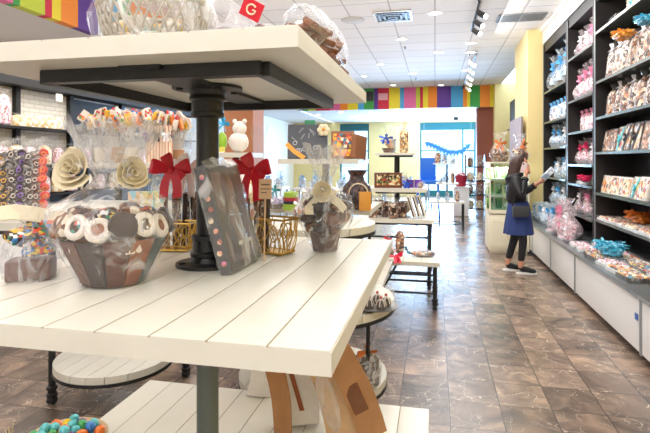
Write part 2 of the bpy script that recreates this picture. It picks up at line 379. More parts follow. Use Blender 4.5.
# rainbow bulkheads: one mesh each, stripes are paint
SC = {'g': '3fa047', 'p': '5a2f8c', 'r': 'cf2040', 'y': 'ecd62c', 'b': '4aa6d8', 'k': 'e0699f', 'l': 'c2cf3a', 'o': 'f08a20', 'w': 'd9dfe4'}
SM = {k: mat('stripe paint '+k, v, .6, var=.02) for k, v in SC.items()}
skeys = list(SM)
mb = MB(); seq = [(358, 'b'), (364, 'g'), (374, 'p'), (378, 'r'), (389, 'y'), (400, 'b'), (404, 'k'), (416, 'l'), (420, 'r'), (423, 'y'), (428, 'o'), (437, 'p'), (451, 'b'), (463, 'o'), (467, 'y'), (470, 'g'), (480, 'o'), (490, 'y')]
xs = [XY(p, YF) for p, _ in seq]+[1.97]
pre = list('yokrlgbypgo'); x = xs[0]; first = []
while x > XB:
    wdt = random.choice([.25, .35, .5]); first.append((max(x-wdt, XB), x, pre[len(first) % len(pre)])); x -= wdt
for a, b, k in first+[(xs[i], xs[i+1], seq[i][1]) for i in range(len(seq))]:
    mb.box(((a+b)/2, YF+.06, (CEIL+SOF)/2), (b-a, .12, CEIL-SOF), skeys.index(k))
struct(mb.obj('trim_3', [SM[k] for k in skeys], smooth=False))
mb = MB(); ls = [(-60, 'b'), (-30, 'k'), (13, 'g'), (20, 'l'), (45, 'r'), (52, 'y'), (61, 'o'), (78, 'p'), (98, 'w'), (112, 'b'), (118, 'g')]
ys = [PX(p, XB) for p, _ in ls]+[PX(130, XB)]
segs = [(-3.2, ys[0], 'o')]+[(ys[i], ys[i+1], ls[i][1]) for i in range(len(ls))]
y = ys[-1]
while y < YF: y2 = min(y+random.choice([.4, .6, .9]), YF); segs.append((y, y2, random.choice('royplgkb'))); y = y2
for a, b, k in segs: mb.box((XB-.06, (a+b)/2, (CEIL+SOF)/2), (.12, b-a, CEIL-SOF), skeys.index(k))
struct(mb.obj('trim_4', [SM[k] for k in skeys], smooth=False))
brick = grid_mat('white painted brick', 'f2eee4', 'cdc6ba', .22, .068, .006, (1, 2), .7, True)
sbox('wall_left', (XL-.1, -3.3, 0), (XL, 22, SOF+.1), offwhite)
sbox('wall_right', (XR+.42, -3.3, 0), (XR+.52, 9.62, CEIL), yellow)
sbox('wall_right', (XR+.9, 11.0, 0), (XR+1.0, 22, CEIL), yellow)
sbox('wall_back', (XL-.1, -3.4, 0), (XR+.5, -3.3, CEIL), offwhite)
PA, PB = 9.62, 11.1
sbox('wall_pillar', (1.64, PA, 0), (XR+1.0, PB, CEIL), yellow)          # yellow pier closing the shelf wall
sbox('trim_5', (1.80, YF-.25, 0), (2.9, YF+.12, CEIL), yellow)
# bulkhead band over the wall shelves
sbox('trim_6', (XR-.06, 4.0, 3.62), (XR+.42, PA, CEIL), mat('grey ceiling trim', 'c9c8c8', .6))
sbox('trim_7', (XR-.10, 4.0, CEIL-.05), (XR-.06, PA, CEIL), white)
# columns
def column(px0, px1, Y, dy, m, nm, top):
    return sbox(nm, (XY(px0, Y), Y, 0), (XY(px1, Y), Y+dy, top), m)
column(477, 495, 16.6, .6, brown, 'trim_8', SOF)
column(224, 253, 10.3, .7, tan, 'trim_9', CEIL)
# storefront
cols = [(-6.4, XY(180, YE), 0), (XY(181, YE)+.0, XY(246, YE), 1), (XY(246, YE), XY(254, YE), 0), (XY(254, YE), XY(271, YE), 1), (XY(271, YE), XY(340, YE), 0), (XY(340, YE), XY(369, YE), 1),
        (XY(369, YE), XY(420, YE), 0), (XY(420, YE), XY(476, YE), 1), (XY(476, YE), 3.3, 0)]
fg = glass('window glass', (.9, .97, 1), .06)
nw = 0
sbox('wall_far', (-11, YE, 3.16), (3.3, YE+.15, SOF+.1), yellow)
for a, b, win in cols:
    if b < XL-.1: continue
    a = max(a, XL)
    if b-a < .05: continue
    if not win: sbox('wall_far', (a, YE, 0), (b, YE+.15, 3.16), yellow)
    else:
        nw += 1; r = struct(thing('window_%d' % nw, 'teal framed shopfront window', 'window', ((a+b)/2, YE+.07, 0)))
        del r['category']
        W = b-a; m = MB(); t = .07
        m.box((-W/2+t/2, 0, 1.58), (t, .12, 3.16)).box((W/2-t/2, 0, 1.58), (t, .12, 3.16)).box((0, 0, 3.0), (W-2*t, .16, .32)).box((0, 0, .12), (W-2*t, .12, .24)).box((0, 0, 1.95), (W-2*t, .08, .05))
        if W > 1.6: m.box((W*.27, 0, 1.5), (.06, .1, 2.7))
        m.obj('window_frame', teal, r, smooth=False)
        MB().box((0, .0, 1.5), (W-2*t, .01, 2.9)).obj('window_pane', fg, r, smooth=False)
sbox('wall_far', (XL-.1, YE-.02, 0), (XL+.15, YE+.15, 3.16), yellow)
# outside: pavement and a pale building across
pav = mat('pale pavement', 'c4cbd2', .8)
sbox('ground', (-30, 22.4, -.1), (30, 60, -.0), pav)
far_b = thing('building', 'pale blue-white building across the street behind the shopfront windows', 'building', (-2, 45, 0))
MB().box((0, 0, 3), (50, 1, 6)).obj('wall', mat('pale render', 'eef4f8', .8), far_b, smooth=False)
for i in range(-8, 9): MB().box((i*2.8, -.52, 2.0), (1.5, .06, 2.2)).obj('window', mat('street window', 'b4cfe2', .3), far_b, smooth=False)

# ---------------- ceiling fittings
lamp_e = mat('lit lamp lens', (1, .97, .9), .5, emit=9)
def mk_down(r=.09):
    t = thing('downlight', '', 'ceiling light')
    MB().lathe([(r*.75, -.004), (r*1.25, -.012), (r*1.3, 0)], n=20).obj('trim_ring', white, t)
    MB().lathe([(0.001, -.012), (r*.7, -.012), (r*.74, -.006)], n=20).obj('lens', lamp_e, t)
    return t
DL = mk_down()
spots = [(435, 13, 'nearest the air grille at the top'), (402, 39, 'in front of the air diffuser'), (438, 52, 'between diffuser and track'), (381, 64, 'leftmost of the mid ceiling'), (364, 76, 'low at left above the rainbow fascia'),
         (413, 73, 'in the middle, above purple stripe'), (393, 85, 'just above the red stripe'), (441, 85, 'just above the purple stripe'), (471, 43, 'beside the track, upper of the pair'), (471, 52, 'beside the track, lower of the pair'), (466, 70, 'beside the far track'),
         (300, 22, 'behind the wrapped gift on the top shelf'), (330, 45, 'right behind the top shelf corner')]
for px, py, w_ in spots:
    p = G(px, py, CEIL); place(DL, (p.x, p.y, CEIL), 0, 1, 'round lit recessed downlight in the tiled ceiling '+w_, 'ceiling downlights')
for px, py, w_ in [(300, 112, 'left of the slate picture box'), (318, 116, 'above the slate picture box'), (341, 113, 'above the bright picture box'), (352, 118, 'near the shelf corner, farther back'), (371, 113, 'below the green stripe'), (390, 112, 'below the yellow stripe'), (399, 110, 'below the blue stripe'), (410, 117, 'below the pink stripe'), (432, 112, 'below the orange stripe'), (455, 115, 'beside the dome camera')]:
    p = G(px, py-1, SOF)
    if p.y < YE-.2 and p.y > YF+.3: place(DL, (p.x, p.y, SOF), 0, 1.3, 'small round downlight in the low rear ceiling '+w_, 'rear ceiling downlights')
for i, yy in enumerate([4.6, 6.6, 8.6]):
    place(DL, (-5.3, yy, SOF), 0, 1, 'round downlight in the left soffit, %s from the camera' % ['first', 'second', 'third'][i], 'left soffit downlights')
def vent(px, py, W, H, lab, slats, louv=False):
    p = G(px, py, CEIL); t = thing('ceiling_vent', lab, 'air vent', (p.x, p.y, CEIL))
    if louv:
        for k in range(4):
            s_ = 1-k*.25; m = MB(); 
            for (cx, cy, dx, dy) in [(0, s_*H/2-.02, s_*W, .035), (0, -s_*H/2+.02, s_*W, .035), (s_*W/2-.02, 0, .035, s_*H), (-s_*W/2+.02, 0, .035, s_*H)]: m.box((cx, cy, -.012-.006*k), (dx, dy, .012))
            m.obj('diffuser_ring', white if k == 0 else grey, t, smooth=False)
        MB().box((0, 0, -.003), (W*.96, H*.96, .006)).obj('backing', black, t, smooth=False)
    else:
        m = MB(); m.box((0, H/2, -.01), (W, .03, .02)).box((0, -H/2, -.01), (W, .03, .02)).box((W/2, 0, -.01), (.03, H, .02)).box((-W/2, 0, -.01), (.03, H, .02)).box((0, 0, -.01), (.03, H, .02))
        m.obj('frame', grey, t, smooth=False)
        MB().box((0, 0, -.002), (W*.96, H*.96, .004)).obj('backing', black, t, smooth=False)
        m = MB()
        for k in range(slats): m.box((0, -H/2+H*(k+.5)/slats, -.012), (W*.95, H/slats*.45, .01))
        m.obj('slats', grey, t, smooth=False)
vent(393, 16, .62, .62, 'square white multi-ring air diffuser in the tiled ceiling', 0, True)
vent(521, 17, .72, .42, 'rectangular grey slatted air return grille at ceiling right', 9)
p = G(353, 20, CEIL); t = thing('ceiling_speaker', 'round flush white ceiling speaker left of the air diffuser', 'speaker', (p.x, p.y, CEIL))
MB().lathe([(.19, -.012), (.2, 0)], n=28).obj('rim', mat('speaker rim', 'c5c2bf', .6), t); MB().lathe([(.001, -.016), (.165, -.014), (.17, -.012)], n=28).obj('grille', mat('speaker grille', 'd2cfcb', .7), t)
for px, py, nm in [(405, 47, 'small dark sprinkler head in the ceiling below the left downlights'), (416, 78, 'small dark sprinkler head near the rainbow fascia')]:
    p = G(px, py, CEIL); tag(MB().lathe([(.001, -.05), (.03, -.045), (.012, -.03), (.012, -.012), (.035, 0)], n=12).obj('sprinkler', grey, loc=(p.x, p.y, CEIL)), nm, 'sprinkler')
def track(px0, py0, px1, py1, n, lab):
    a = G(px0, py0, CEIL-.1); b = G(px1, py1, CEIL-.1); t = thing('track_light', lab, 'track light', (a.x, a.y, CEIL))
    v = b-a; v.z = 0
    m = MB().box((v.x/2, v.y/2, -.09), (.035, v.length, .03)); m.cyl((0, .1, 0), (0, .1, -.09), .01).cyl((v.x*.9, v.y*.9, 0), (v.x*.9, v.y*.9, -.09), .01)
    m.obj('track', black, t)
    for k in range(n):
        q = v*((k+.5)/n); h = MB().cyl((0, 0, -.10), (0, 0, -.16), .012).tube([(0, 0, -.16), (.05, -.03, -.21), (.1, -.06, -.25)], [.04, .045, .045], 12)
        hd = h.obj('lamp_head', black if n < 5 else white, t, loc=(q.x, q.y, 0))
        MB().ball((.103, -.062, -.253), .036, 0, 10).obj('bulb', lamp_e, hd)
track(479, 2, 472, 30, 3, 'short black track with black spot heads in the near ceiling')
track(470, 55, 465, 92, 6, 'long track with white spot heads running to the rainbow fascia')
p = G(456, 117, SOF); t = thing('security_camera', 'small dark dome camera under the rear ceiling', 'camera', (p.x, p.y, SOF))
MB().lathe([(.001, -.16), (.08, -.13), (.1, -.07), (.09, 0)], n=16).obj('dome', black, t)
p = G(388, 96, 3.0)
# small notices on the fascia
tag(MB().box((0, -.01, 0), (.3, .02, .22)).obj('notice', mat('pink notice', 'e6a7b0', .6), loc=(XY(383, YF), YF-.001, 3.62), smooth=False), 'small pale pink notice stuck on the red stripe of the fascia', 'notice')
tag(MB().box((0, -.03, 0), (.28, .06, .3)).obj('speaker_box', black, loc=(XY(369, YF), YF, 3.65), smooth=False), 'small black box speaker on the green stripe of the fascia', 'speaker')

# ================================================================= WALL SHELVES ON THE RIGHT
XS = 1.90
bays = [(7.98, PA-.02, [.79, 1.25, 1.75, 2.2, 2.73], 'far'), (6.69, 7.94, [.80, 1.21, 1.48, 1.93, 2.38, 2.99], 'middle'), (4.25, 6.65, [.83, 1.15, 1.635, 2.05, 2.48, 3.08], 'near')]
shelf_m = mat('dark glass shelf', '4c5452', .25, var=.15)
lab_m = mat('grey shelf edge strip', '8a9094', .35, .6); edge_m = mat('smoked glass edge', '56605e', .25)
for y0, y1, zs, nm in bays:
    t = thing('open_shelving', 'tall black open wall shelving bay, %s one along the right wall' % nm, 'shelving', (XS, (y0+y1)/2, .53)); W = y1-y0
    MB().box((.39, 0, 1.53), (.03, W, 3.06)).obj('back_panel', black, t, smooth=False)
    for s_ in (-1, 1):
        if nm == 'near' and s_ == -1: continue
        MB().box((.19, s_*(W/2-.02), 1.53), (.38, .045, 3.06)).obj('upright', blackw, t, smooth=False)
    MB().box((-.004, W/2-.02, 1.53), (.008, .03, 3.06)).obj('edge_strip', lab_m, t, smooth=False)
    MB().box((.19, 0, 3.01), (.36, W-.06, .15)).obj('header', black, t, smooth=False)
    for z in zs:
        s_ = MB().box((.185, 0, z-.53-.009), (.36, W-.09, .018)).obj('shelf', shelf_m, t, smooth=False)
        MB().box((0, 0, z-.53-.004), (.012, W-.1, .03)).obj('shelf_edge', edge_m, s_, smooth=False)
# storage cabinets beneath
XC = 1.54
cuts = [3.0, 4.22, 6.05, 7.26, 8.55, PA-.02]
wh = mat('white cabinet laminate', 'e9ebec', .3, var=.02)
for i in range(len(cuts)-1):
    a, b = cuts[i], cuts[i+1]; W = b-a
    t = thing('storage_cabinet', 'low white display cabinet with steel edging under the wall shelves, %s from the camera' % ['nearest', 'second', 'third', 'fourth', 'farthest'][i], 'cabinet', (XC, (a+b)/2, 0), group='white cabinets along the right wall')
    MB().box((.37, 0, .285), (.72, W-.004, .43)).obj('body', wh, t, smooth=False)
    MB().box((.40, 0, .035), (.66, W-.004, .07)).obj('plinth', black, t, smooth=False)
    MB().box((-.004, 0, .285), (.02, W-.04, .41), 0, .004).obj('door', wh, t)
    MB().box((.35, 0, .5125), (.78, W-.004, .025), 0, .004).obj('top', steel, t)
    [MB().box((-.012, s_*(W/2-.012), .28), (.012, .02, .43)).obj('edge_trim', steel, t, smooth=False) for s_ in (-1, 1)]
    if i == 1: MB().box((-.02, -W/2+.07, .34), (.006, .05, .05)).obj('lock_label', mat('blue sticker', '3a62b0', .4), t, smooth=False)
CT = .525
# ================================================================= MAIN TIERED TABLE
def planks(m, x0, x1, y0, y1, z0, z1, n, gap=.0042, mi=0, gi=1):
    m.box(((x0+x1)/2, (y0+y1)/2, (z0+z1)/2-.002), (x1-x0, y1-y0, z1-z0-.004), mi)
    w_ = (x1-x0)/n
    m.box(((x0+x1)/2, (y0+y1)/2, z1-.0032), (x1-x0-.012, y1-y0-.004, .0026), gi)
    for i in range(n): m.box((x0+w_*(i+.5), (y0+y1)/2, z1-.003), (w_-gap, y1-y0-.0005, .006), mi, .0012)
def flange(m, r, z, up=1, R=None, c=(0, 0)):
    R = R or r*2.5
    m.lathe([(R, z), (R, z+up*.010), (r*1.5, z+up*.014), (r*1.35, z+up*.03), (r*1.42, z+up*.034), (r*1.42, z+up*.044), (r*1.25, z+up*.05), (r*1.22, z+up*.085), (r*1.32, z+up*.088), (r*1.32, z+up*.10), (r*1.02, z+up*.104)], (c[0], c[1], 0), 28)
    for k in range(4):
        a = PI/4+k*PI/2; m.lathe([(.012, z+up*.012), (.012, z+up*.018), (.001, z+up*.02)], (c[0]+R*.82*math.cos(a), c[1]+R*.82*math.sin(a), 0), 10)
TX, TY, TZ = -.742, 1.548, 1.20
T = thing('display_table', 'large three-tier cream plank display table on a black iron pipe post, nearest the camera', 'display table', (TX, TY, 0))
m = MB(); planks(m, -.557, .557, -.652, .652, TZ-.048, TZ, 9); m.obj('tabletop', [white_paint, groove_m], T)
m = MB(); planks(m, -.715, .715, -.81, .81, .352, .40, 11); m.obj('base_tier', [white_paint, groove_m], T)
m = MB(); planks(m, -.45, .455, -.51, .58, 1.794, 1.842, 7); m.obj('top_shelf', [white_paint, groove_m], T)
m = MB(); h = .035; a, b, c, d = -.305, .325, -.37, .43
for (cx, cy, dx, dy) in [((a+b)/2, c, b-a, .035), ((a+b)/2, d, b-a, .035), (a, (c+d)/2, .035, d-c), (b, (c+d)/2, .035, d-c)]: m.box((cx, cy, 1.794-h/2), (dx, dy, h))
m.box((0, 0, 1.794-.006), (.12, d-c, .012)).obj('shelf_frame', iron, T, smooth=False)
m = MB(); m.cyl((0, 0, .40), (0, 0, 1.152), .036, 24); m.obj('lower_post', mat('grey green iron', '5f6763', .5, .3), T)
m = MB(); m.cyl((0, 0, 1.2), (0, 0, 1.794), .037, 24); flange(m, .040, 1.2, 1, .104); flange(m, .042, 1.794, -1, .115); m.obj('upper_post', iron, T)
m = MB()
for sx in (-1, 1):
    for sy in (-1, 1): m.cyl((sx*.62, sy*.7, 0), (sx*.62, sy*.7, .352), .03, 14)
m.obj('feet', iron, T)
cream = mat('cream ribbon', 'ddd0b2', .6, var=.05); red = mat('red satin ribbon', 'c8142a', .35, var=.15); whiter = mat('white ribbon', 'f3f0ee', .4)
choc = mat('milk chocolate', '5a2c1c', .35, bump=.5, bscale=45, var=.3); dchoc = mat('dark chocolate', '2e1712', .35, bump=.4, bscale=50, var=.3)
pret = mat('white chocolate coating', 'ddd3c8', .35, bump=.2, bscale=60); biscuit = mat('golden caramel bar', '8a4a22', .5, bump=.5, bscale=50, var=.4)
nuts = pal('mixed nuts and drizzle', ['7a4a2a', '3a1e16', 'e7d8c4', '5a2c1c', '9a6a42'], 55); sprk = pal('candy coated bits', ['2f7f6a', 'e6e6e6', '3a7fc0', 'd7502a', '3a1e16', 'e8c040', '3a1e16'], 90)
gold = mat('gold wire', 'c9a24e', .3, .85)
# --- main gift basket
def big_basket(loc, rz, s=1):
    t = thing('gift_basket', 'large film-wrapped chocolate basket with cream rose bow, left on the near table', 'gift basket', loc, rz)
    m = MB(); n = 13
    for i in range(n):
        a0, a1 = 2*PI*(i+.04)/n, 2*PI*(i+.96)/n; prf = [(.085, .004), (.15, .135)]
        vs = []
        for (r, z) in prf:
            for rr in (r, r-.014):
                for a in (a0, a1): vs.append((rr*math.cos(a), rr*math.sin(a), z))
        m.add(vs, [(0, 1, 5, 4), (2, 6, 7, 3), (0, 4, 6, 2), (1, 3, 7, 5), (4, 5, 7, 6), (0, 2, 3, 1)], [0, 1, 2, 0, 3][i % 5])
    m.lathe([(.001, .012), (.09, .012)], n=20, mi=1)
    m.obj('tub', [choc, biscuit, mat('slate bar wrapper', '46525a', .3), dchoc], t)
    MB().lathe([(.001, .17), (.08, .165), (.14, .13), (.13, .1)], n=24, jit=.05).obj('filling', nuts, t)
    for i in range(15):
        a = 2*PI*i/15+.15; k = i % 3
        m = MB().at((.142*math.cos(a), .142*math.sin(a), .165+.012*random.random()), (PI/2-.45+random.uniform(-.15, .15), 0, a+PI/2))
        if k == 0: m.lathe([(.001, -.012), (.036, -.012), (.04, 0), (.036, .012), (.001, .012)], n=16, jit=.04).obj('chocolate_cookie', nuts if i % 2 else dchoc, t)
        else:
            m.torus((0, 0, 0), .025, .010, n=18); m.lathe([(.001, -.004), (.018, -.004), (.018, .004), (.001, .004)], n=12, mi=1); m.obj('ring_pretzel', [pret, sprk if k == 1 else biscuit], t)
    for i in range(9):
        m = MB().at((.09*math.cos(i*.7), .09*math.sin(i*.7), .185+.008*(i % 3)), (random.uniform(-.6, .6), random.uniform(-.6, .6), i)); m.ball((0, 0, 0), .034, 0, 12, (1, 1, .55), .06)
        m.obj('truffle', [choc, sprk, nuts][i % 3], t)
    m = MB(); wrapmesh(m, .172, .5, .4, 44, .03, prof=[(.09, .002), (.098, .02), (.135, .09), (.168, .15), (.178, .185), (.165, .215), (.125, .24), (.075, .27), (.048, .30), (.07, .34), (.10, .40), (.125, .46)], pmi=1); w_ = m.obj('wrap', [CLH, CLM], t)
    m = MB(); rose(m, (-.07, -.10, .325), .052, (-.35, .3, -.45), turns=4); m.obj('rose_bow', cream, t); m = MB(); rose(m, (.06, -.03, .315), .042, (-.1, .4, .6), turns=4); m.obj('rose_bow', cream, t)
    return t
BB = big_basket(tuple(P(116, 100, 1.42)*Vector((1, 1, 0)) if False else (P(114, 100, 1.43).x, P(114, 100, 1.43).y, TZ+.0005)), .3)
# smaller bag at left edge of the table
def choc_bag():
    t = thing('chocolate_bag', 'small film bag of dark chocolate and bright candy left of the big basket', 'gift bag')
    MB().box((0, 0, .03), (.12, .09, .06), 0, .012).obj('chocolate_block', choc, t)
    m = MB()
    for k in range(7): m.at((random.uniform(-.05, .05), random.uniform(-.03, .03), .085+.012*k), (random.uniform(-.5, .5), random.uniform(-.4, .4), k)).box((0, 0, 0), (.085, .05, .022), 0, .006)
    m.obj('candy_bark', sprk, t)
    m = MB(); wrapmesh(m, .085, .22, .25, 28, .06, .8, neck=.25); m.obj('wrap', CLW, t)
    m = MB(); m.strip([(-.11, 0, .19), (-.04, -.02, .2), (.03, 0, .185), (.12, -.02, .17)], (0, 0.03, .04)); m.obj('ribbon', cream, t); return t
q = P(34, 100, 1.50); place(choc_bag(), (q.x+.01, q.y-.02, TZ+.0005), .5)
# --- gold wire baskets with chocolate stick bags and red bows
def gold_basket(lab):
    t = thing('wire_basket', lab, 'wire basket'); m = MB()
    W, D, H = .075, .05, .075
    for z, k in ((.004, .8), (H, 1)):
        m.tube([(W*k, D*k, z), (-W*k, D*k, z), (-W*k, -D*k, z), (W*k, -D*k, z)], .0025, 6, closed=True)
    rnd = random.Random(3)
    for side in range(4):
        for k in range(7):
            f = -1+2*(k+.5)/7; z0, z1 = .004, H; g = f+rnd.uniform(-.3, .3)
            pts = []
            for tt in range(7):
                u = tt/6; x = (f*(1-u)+g*u)+.28*math.sin(u*PI*2+k)*(.5); kk = .8+.2*u; z = z0+(z1-z0)*u
                x = max(-1, min(1, x))
                pts.append((x*W*kk, (-1 if side == 0 else 1)*D*kk, z) if side < 2 else ((-1 if side == 2 else 1)*W*kk, x*D*kk, z))
            m.tube(pts, .0018, 5)
        m.torus(((rnd.uniform(-.5, .5))*W, (-D if side % 2 else D)*.92, .045), .017, .0018, (PI/2, 0, 0), 14, 5)
    m.obj('wire_weave', gold, t); MB().box((0, 0, .003), (W*1.5, D*1.5, .004)).obj('base', gold, t, smooth=False)
    return t
GB = gold_basket('')
def stick_bag(lab, h=.35, col=None):
    t = thing('stick_bag', lab, 'gift bag'); m = MB(); r = random.Random(5)
    for i in range(7):
        a = i*2.4; rr = .018*math.sqrt(i); m.tube([(rr*math.cos(a), rr*math.sin(a), .003), (rr*math.cos(a)*1.3, rr*math.sin(a)*1.3, h*.62)], .0095, 9, mi=i % 2)
    m.obj('chocolate_sticks', [nuts, dchoc], t)
    m = MB(); wrapmesh(m, .048, h*1.35, .42, 24, .05, .9, neck=.4); m.obj('wrap', CL, t)
    m = MB(); ribbon_bow(m, (0, -.055, h*.88), .082, (0, 0, 0), 2, True, .40); ribbon_bow(m, (0, -.05, h*.90), .06, (0, .9, 0), 2, False, .4); m.obj('bow', red, t); return t
def tabpt(px, py): return G(px, py, TZ)
SB = stick_bag('')
for (px, d, rz, lab, wl) in [(177, 2.02, .15, 'film bag of dark chocolate sticks with red bow, left of the post', 0), (197, 2.08, -.2, 'chocolate stick bag half hidden just behind the iron post', 1), (259, 1.90, -.1, 'film bag with red bow right of the post, behind the leaning box', 0)]:
    q = P(px, 100, d); b_ = place(SB, (q.x, q.y, TZ+.0005 if px != 999 else TZ), rz, (1, 1, 1.0), lab)
    if px == 197:
        for o in bpy.data.objects:
            if o.parent == b_ and o.name.startswith('bow'): o.data = o.data.copy(); o.data.materials[0] = whiter
q = P(160, 100, 1.92); place(GB, (q.x+.05, q.y+.03, TZ+.0005), .1, (1.0, 1.0, 1.45), 'gold wire basket left of the iron post, in front of the chocolate stick bags'); 
q = P(277, 100, 1.88); place(GB, (q.x-.01, q.y, TZ+.0005), -.35, (1.05, 1.05, 1.75), 'gold wire basket right of the leaning box, beneath the red bow')
t = thing('price_card', 'small kraft price card standing beneath the right red bow', 'card', (P(264, 100, 1.72).x, P(264, 100, 1.72).y, TZ+.001), YAW)
MB().at((0, 0, 0), (-.15, 0, 0)).box((0, 0, .25), (.045, .003, .07)).box((0, .004, .12), (.005, .004, .24)).obj('card', mat('kraft card', 'c9a583', .8), t, smooth=False)
MB().at((0, 0, 0), (-.15, 0, 0)).box((0, -.002, .265), (.03, .001, .004)).box((0, -.002, .25), (.034, .001, .003)).box((-.005, -.002, .237), (.02, .001, .003)).obj('print', mat('dark print', '4a3a30', .8), t, smooth=False)
# --- leaning chocolate box
t = thing('chocolate_box', 'shiny film-wrapped dark picture box of chocolates leaning against the iron post', 'box', (-.597, 1.412, TZ+.011), PI/2)
BX = mat('dark printed card', '2a2523', .35, var=.5, bscale=14)
Lb, Hb, Tb = .262, .335, .036
LM = Matrix.Rotation(-.28, 4, 'X')
m = MB(); m.M = LM; m.box((Lb/2, Tb/2, Hb/2), (Lb, Tb, Hb), 0, .003); bx = m.obj('box', BX, t)
m = MB(); m.M = LM; m.box((Lb/2, -.001, Hb*.5), (Lb*.84, .002, Hb*.86)); m.obj('cover_picture', pal('cover picture', ['4d4038', '3a3430', '6e5a55', '574a52', '2c2624', '7d6c62', '352d2a', '3e4148'], 26, .3, (1, 1, .6)), t, smooth=False)
m = MB(); m.M = LM
for k in range(9): m.ball((-.001, Tb*.5+.006*math.sin(k*2), .03+k*.034), .009, 0, 8, (.25, 1, 1))
m.obj('chocolate_print', pal('spine print', ['e8a080', 'e6739a', 'f0d9b0', 'a05030'], 30), t)
m = MB(); m.M = LM; m.box((Lb*.6, -.0025, Hb*.22), (Lb*.45, .001, .012)).obj('title_print', mat('pale print', 'cfc8c0', .5), t, smooth=False)
m = MB(); m.M = LM; m.box((Lb/2, Tb/2, Hb/2), (Lb+.008, Tb+.008, Hb+.006), 0, .003); m.strip([(0, -.004, Hb), (Lb*.3, -.012, Hb+.012), (Lb*.6, 0, Hb+.004), (Lb, .006, Hb+.014)], (0, .02, .03)); m.obj('film', CLW, t)
# --- gift cone with cream rose (right part of table)
t = thing('gift_bag', 'film gift of chocolate lollies with cream rose bow, right back of the near table', 'gift bag', (P(325, 100, 1.93).x, P(325, 100, 1.93).y, TZ+.0005), .1)
random.seed(41); m = MB().lathe([(.044, .002), (.048, .03), (.058, .075), (.062, .08), (.05, .08), (.04, .01)], n=20, wave=.06, wn=9); m.obj('cup', mat('brown paper cup', '4f2f22', .5, bump=.3, var=.3), t)
for i in range(20):
    a = i*2.4; rr = [.03, .065, .068, .05][i//5]; mm = MB().at((rr*math.cos(a), rr*math.sin(a), [.20, .17, .13, .09][i//5]), (random.uniform(-.9, .9), random.uniform(-.9, .9), a)).ball((0, 0, 0), .034, 0, 12, (1, 1, .6), .10)
    mm.obj('chocolate_piece', [dchoc, nuts, choc, dchoc][i % 4], t)
m = MB(); wrapmesh(m, .112, .43, .42, 38, .05, prof=[(.05, .002), (.058, .03), (.088, .08), (.108, .13), (.110, .175), (.09, .21), (.05, .235), (.026, .25), (.03, .28), (.055, .34), (.075, .40)], pmi=1); m.obj('wrap', [CLH, CLM], t)
m = MB(); rose(m, (0.0, -.07, .235), .038, (-.1, 0, .1), turns=3); m.strip([(-.02, -.06, .21), (-.05, -.09, .175), (-.045, -.105, .15)], (.032, 0, .0)); m.strip([(.03, -.06, .21), (.06, -.07, .19), (.08, -.06, .165)], (.01, 0, .03)); m.obj('rose_bow', cream, t)
# --- on the top shelf
ZT = 1.842
wick = mat('silver grey wicker', 'a79f92', .6, var=.3, bscale=60)
q = P(154, 30, 1.62); t = thing('wicker_basket', 'big open-weave pale grey wicker basket wrapped in film on the top shelf', 'basket', (q.x, q.y, ZT), 0)
m = MB(); R0, R1, H = .10, .18, .20; n = 34
def rad(z): return R0+(R1-R0)*math.sin(min(1, z/H)*PI/2)
for i in range(n):
    for sg in (1, -1):
        pts = []
        for k in range(8): z = H*k/7; a = 2*PI*i/n+sg*z*3.0; pts.append((rad(z)*math.cos(a)*1.0, rad(z)*math.sin(a)*.8, z+.004))
        m.tube(pts, .0042, 5, cap=False)
for z in (.006, H): m.tube([(rad(z)*math.cos(a), rad(z)*math.sin(a)*.8, z) for a in [2*PI*k/30 for k in range(30)]], .009, 7, closed=True)
m.lathe([(.001, .003), (R0, .004)], n=20, ell=(1, .8)); m.obj('weave', wick, t)
m = MB(); [m.ball((random.uniform(-.11, .11), random.uniform(-.09, .09), .05+random.uniform(0, .08)), .04, 0, 10) for _ in range(16)]; m.obj('candy', pal('pale wrapped sweets', ['d9d2c6', 'c9bda8', 'e9e4da', 'c49a6a', '9aa8a0', 'd8b04a'], 30), t)
m = MB(); wrapmesh(m, .205, .6, .35, 34, .03, .5, ell=(1, .82)); m.obj('wrap', CL, t)
q = P(213, 30, 1.50); t = thing('sweet_jar', 'clear film cylinder bag standing right of the wicker basket on the top shelf', 'bag', (q.x-.02, q.y+.02, ZT)); 
m = MB(); m.tube([(-.06, 0, .0), (-.06, 0, .25)], .022, 16); m.obj('tube', CLW, t); MB().ball((-.06, 0, .02), .018, 0, 10).obj('sweet', cream, t)
t = thing('wrapped_gift', 'long film-wrapped brown biscuit gift along the right edge of the top shelf', 'gift', (-.362, 1.57, ZT), 0)
m = MB(); random.seed(17)
for k in range(26): m.at((random.uniform(-.03, .035), random.uniform(-.22, .24), .03+random.uniform(0, .075)), (random.uniform(-.8, .8), random.uniform(-.6, .6), random.uniform(0, 3))).box((0, 0, 0), (.09, .042, .02), 0, .008)
m.obj('biscuits', [mat('toffee brown', '7a4424', .4, bump=.5, var=.4, bscale=60)], t)
m = MB(); m.ball((0, 0, .083), .088, 0, 30, (.82, 3.7, .94), .05); m.obj('wrap', CLH, t)
q = P(262, 20, 1.30); t = thing('wrapped_gift', 'small film bag with red tag and twisted neck in front of the biscuit gift', 'gift', (q.x-.02, q.y+.06, ZT), -.2)
m = MB(); m.ball((0, 0, .04), .05, 0, 20, (1.1, .8, .8), .06); m.obj('wrap', CLW, t)
m = MB(); [m.ball((random.uniform(-.025, .025), random.uniform(-.02, .02), .03+.01*k), .018, 0, 9, jit=.1) for k in range(4)]; m.obj('chocolates', choc, t)
m = MB().at((-.03, -.02, .098), (.3, .5, .3)).box((0, 0, .02), (.06, .004, .05)); m.obj('tag', red, t, smooth=False)
